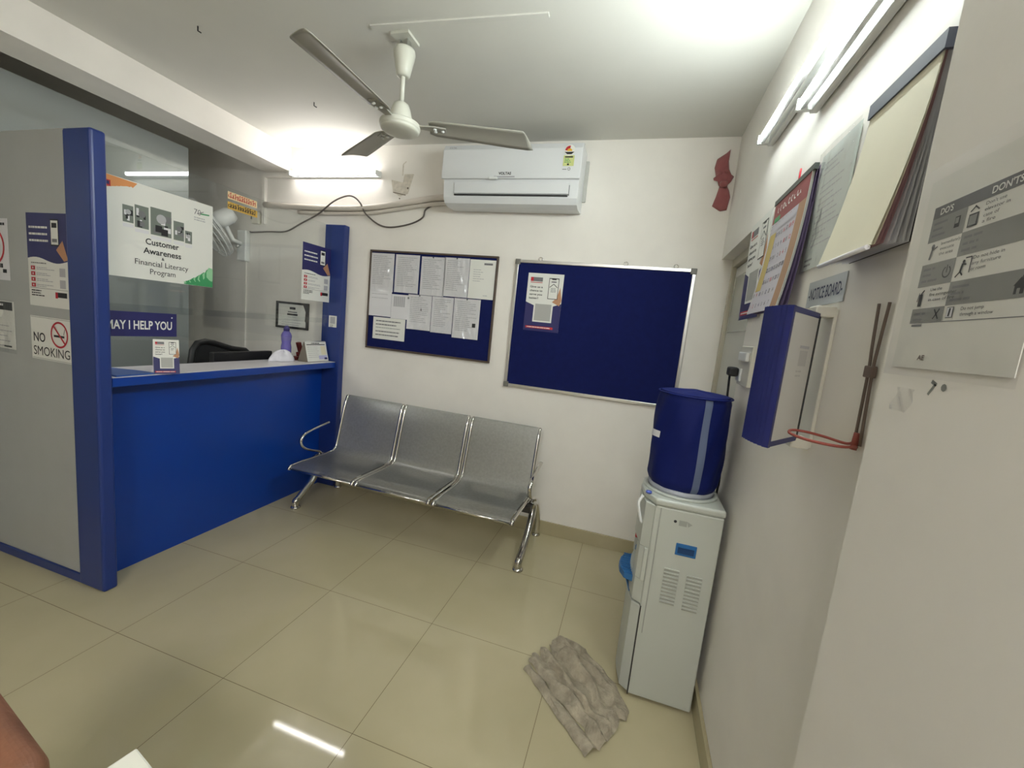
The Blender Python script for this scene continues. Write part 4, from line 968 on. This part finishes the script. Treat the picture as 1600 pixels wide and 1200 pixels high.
# Do's and Don'ts sheet on the pillar
PXP = 1.747
def d_dos(f, w, h):
    G1 = mat('print_block', rgb(140, 140, 136), .6); G2 = mat('print_header', rgb(104, 102, 104), .6)
    u0, u1, um = .020, .205, .085; ztop = .222; rows = (.0, .022, .060, .095, .127, .158)
    f.rect(u0, ztop - .016, u1, ztop, G2, 1)
    f.text("DO'S", u0 + .014, ztop - .0125, .0085, PAPER, 2, w=.024, bold=.02); f.text("DON'TS", um + .035, ztop - .0125, .0085, PAPER, 2, w=.042, bold=.02)
    tp = [ztop - .016, ztop - .048, ztop - .078, ztop - .109, ztop - .139, ztop - .158]
    words = [(None, ["Don't use", 'elevator in', 'case of', 'a fire']), (['Immediately', 'evacuate', 'the area'], None), (None, ['Do not hide in', 'any furniture', 'or room']), (['Use the', 'fire extinguisher', 'in case of fire'], None), (None, ['Do not jump', 'through a window'])]
    for i in range(5):
        a, c = tp[i + 1], tp[i]
        gl = i % 2 == 0
        f.rect(u0 if gl else um, a, um if gl else u1, c, G1, 1)
        uu = (um if gl else u0)
        tw = words[i][1] if gl else words[i][0]
        for j, s in enumerate(tw): f.text(s, uu + .030, c - .0075 - .0068*j, .0042, INK, 2, w=min(.0032*len(s), .05))
        f.bars((u0 if gl else um) + .006, (u0 if gl else um) + .040, c - .006, 3, .008, .003, INKG, 2)
        # pictograms
        p0 = uu + .006; q0 = (um - .018) if gl else (u1 - .022)
        if i == 0:
            f.rect(p0, a + .004, p0 + .016, a + .020, INK, 2); f.rect(p0 + .002, a + .006, p0 + .014, a + .018, G1, 3); f.line((p0 + .001, c - .009), (p0 + .008, c - .004), .0018, INK, 2); f.line((p0 + .007, c - .003), (p0 + .015, c - .009), .0018, INK, 2)
            f.rect(q0, a + .010, q0 + .009, a + .024, INK, 2); f.rect(q0 + .0015, a + .015, q0 + .0075, a + .0225, G1, 3)
        if i == 1:
            f.disc(p0 + .009, c - .007, .0035, INKG, 2, 10); f.line((p0 + .009, c - .008), (p0 + .006, a + .006), .004, INKG, 2); f.line((p0 + .009, c - .012), (p0 + .018, c - .008), .002, INKG, 2)
            f.rect(q0, a + .004, q0 + .013, c - .004, INK, 2); f.rect(q0 + .002, a + .006, q0 + .011, c - .006, G1, 3); f.poly([(q0 + .005, a + .005), (q0 + .016, a + .005), (q0 + .010, a + .017)], INK, 4)
        if i == 2:
            f.disc(p0 + .010, c - .008, .0022, INK, 2, 10); f.line((p0 + .009, c - .010), (p0 + .007, a + .010), .0035, INK, 2); f.line((p0 + .007, a + .011), (p0, a + .005), .002, INK, 2); f.line((p0 + .007, a + .011), (p0 + .012, a + .006), .002, INK, 2); f.line((p0 + .009, c - .011), (p0 + .015, c - .012), .0016, INK, 2)
            f.line((p0 + .012, c - .004), (p0 + .022, c - .004), .0016, INK, 2); f.line((p0 + .022, c - .004), (p0 + .022, a + .008), .0016, INK, 2)
            f.ring(q0 + .006, a + .015, .006, .0078, INK, 2, 20, 2.0, 7.4); f.line((q0 + .006, a + .014), (q0 + .006, a + .024), .0016, INK, 2)
        if i == 3:
            f.rect(p0 + .003, a + .003, p0 + .010, c - .010, INK, 2); f.line((p0 + .006, c - .010), (p0 + .012, c - .005), .002, INK, 2); f.line((p0 + .003, c - .008), (p0, a + .010), .0014, INK, 2)
            f.rect(q0 + .002, a + .004, q0 + .014, a + .014, INK, 2); f.poly([(q0, a + .013), (q0 + .016, a + .013), (q0 + .008, a + .022)], INK, 2); f.disc(q0 + .014, c - .008, .0045, INK, 3, 8); f.rect(q0 + .006, a + .004, q0 + .010, a + .010, G1, 3)
        if i == 4:
            f.rect(p0, a + .003, p0 + .012, c - .002, INKG, 2); f.rect(p0 + .001, a + .004, p0 + .011, c - .003, PAPG, 3); f.line((p0 + .006, a + .005), (p0 + .007, c - .004), .0028, INK, 4)
            f.line((q0, a + .003), (q0 + .010, c - .003), .002, INK, 2); f.line((q0 + .010, a + .003), (q0, c - .003), .002, INK, 2)
    f.rect(u0, tp[5] - .0015, u1, tp[5] - .0005, INKG, 1)
    f.text('AE', .055, .012, .007, mat('print_brown', rgb(110, 92, 84), .6), 2, w=.014, bold=.02)
o = flat_thing('safety_sheet', "grey and white DO'S and DON'TS fire safety sheet in a sleeve on the pillar", 'paper', (PXP - .003, -.953, 1.4775), WU, Z, (.212, .262), d_dos, sheetm=mat('paper_warm', rgb(232, 230, 222), .55))
MB().grid(lambda p, q_: (PXP - .006 - .002*(.5 + .5*math.sin(p*6)*math.cos(q_*5)), -.943 - .232*p, 1.466 + .29*q_), 12, 14, glassmat('thin_sleeve', (.98, .98, .98), .8, .15, bump=.3, bscale=10)).build('clear_sleeve', o)
# scrap of clear tape with crease and plaster scar
m = MB(); m.grid(lambda p, q_: (PXP - .002 - .004*(.5 + .5*math.sin(p*8 + q_*7)), -.972 - .040*p - .010*q_, 1.415 + .034*q_), 8, 8, CLEAR)
tag(m.build('tape_scrap', loc=(PXP, -.99, 1.43)), 'crumpled scrap of clear tape on the pillar under the safety sheet', 'tape')
m = MB(); f = Flat(m, (PXP - .0005, -1.03, 1.445), WU, Z); SC = mat('scar_grey', rgb(140, 142, 138), .8)
f.line((.012, .018), (.022, .014), .005, SC, 0); f.line((.020, .015), (.010, .0), .004, SC, 0); f.disc(.036, .012, .005, SC, 0, 8)
struct(m.build('trim_3', loc=(PXP, -1.03, 1.445)))

# ------------------------------------------------------------------ floor cloth
RAG = mat('rag_cloth', rgb(168, 158, 138), .95, noise=.30, nscale=22, bump=.9, bscale=70)
A_, B_, C_, D_ = Vector((1.225, .17, 0)), Vector((1.105, -.045, 0)), Vector((1.445, -.335, 0)), Vector((1.545, -.135, 0))
from mathutils import noise as mn
def rag(p, q_):
    e = (A_*(1 - p) + D_*p)*(1 - q_) + (B_*(1 - p) + C_*p)*q_
    e += Vector((.036, .042, 0))*math.sin(PI*p)*(1 - q_)
    e.x += .022*mn.noise(Vector((p*6, q_*5, 1))); e.y += .026*mn.noise(Vector((p*6, q_*5, 4)))
    if p < .12: e += Vector((-.01, .012, 0))*mn.noise(Vector((0, q_*9, 5)))*3
    ridge = sum(a_*math.exp(-((q_ - c_ - .05*math.sin(p*4 + c_*9))/w_)**2)*f_(p) for a_, c_, w_, f_ in (
        (.030, .22, .05, lambda p: max(0, 1 - p*1.1)), (.026, .42, .045, lambda p: math.sin(PI*min(1, p*1.15))), (.030, .66, .05, lambda p: 1 - .5*p), (.020, .86, .06, lambda p: .5 + .5*p)))
    z = .008 + ridge + .016*(mn.noise(Vector((p*6, q_*7, 7))) + .4)
    if p < .3 and q_ < .5: z += .03*max(0, mn.noise(Vector((p*11, q_*9, 2))) + .3)
    if .74 < q_ < .79: z *= .35
    ed = min(p, q_, 1 - p, 1 - q_); z *= min(1, .45 + ed*9)
    return e + Vector((0, 0, max(.003, z)))
m = MB().grid(rag, 80, 64, RAG)
E0, E1 = Vector((1.112, -.070, 0)), Vector((1.425, -.345, 0))
def rag2(p, q_):
    e = E0*(1 - p) + E1*p; d = (E1 - E0).normalized(); n_ = Vector((d.y, -d.x, 0))
    wd = .035 + .030*p + .02*max(0, .25 - p)*2
    e = e + n_*(wd*(q_ - .35)) + Vector((.008*mn.noise(Vector((p*6, q_*3, 9))), .01*mn.noise(Vector((p*6, q_*3, 12))), 0))
    return e + Vector((0, 0, .004 + .016*math.sin(PI*q_)*(1 + .4*math.sin(p*9))))
m.grid(rag2, 40, 10, RAG)
tag(m.build('floor_rag', loc=(1.33, -.08, 0)), 'crumpled grey floor rag lying beside the water dispenser', 'rag')

# ------------------------------------------------------------------ stool and stand-in chair in the near left corner
t = thing('stool', (.78, -1.5, 0), 'white square stool, only its corner at the bottom left edge', 'stool')
R_ = Matrix.Rotation(math.radians(-12), 3, 'Z'); pv = (.685, -1.305, .74)
MB().box((.685, -1.645, .715), (1.02, -1.305, .74), mat('stool_white', rgb(226, 226, 214), .4), rot=R_, piv=pv).build('top', t, bevel=.003)
for lx, ly in ((.71, -1.33), (.995, -1.33), (.995, -1.62), (.71, -1.62)):
    MB().box((lx - .015, ly - .015, 0), (lx + .015, ly + .015, .7145), DARKP, rot=R_, piv=pv).build('leg', t)
t = thing('stand_in_chair', (.30, -1.62, 0), 'reddish brown padded chair standing in for a blurred shape at the bottom left corner of photo', 'chair')  # made-up chair in place of a blurred shape first read as a finger
LEATH = mat('brown_leather', rgb(138, 92, 68), .55, noise=.2, nscale=14, bump=.3, bscale=30)
R2 = Matrix.Rotation(math.radians(-10), 3, 'Z'); pv = (.385, -1.322, .745)
MB().box((.05, -1.41, .42), (.60, -1.322, .75), LEATH, rot=R2, piv=pv).build('backrest', t, bevel=.036, seg=10)
MB().box((.05, -1.90, .38), (.60, -1.411, .46), LEATH, rot=R2, piv=pv).build('seat', t, bevel=.03, seg=4)
for lx, ly in ((.08, -1.40), (.57, -1.40), (.08, -1.87), (.57, -1.87)):
    MB().box((lx - .018, ly - .018, 0), (lx + .018, ly + .018, .40), DARKP, rot=R2, piv=pv).build('leg', t)
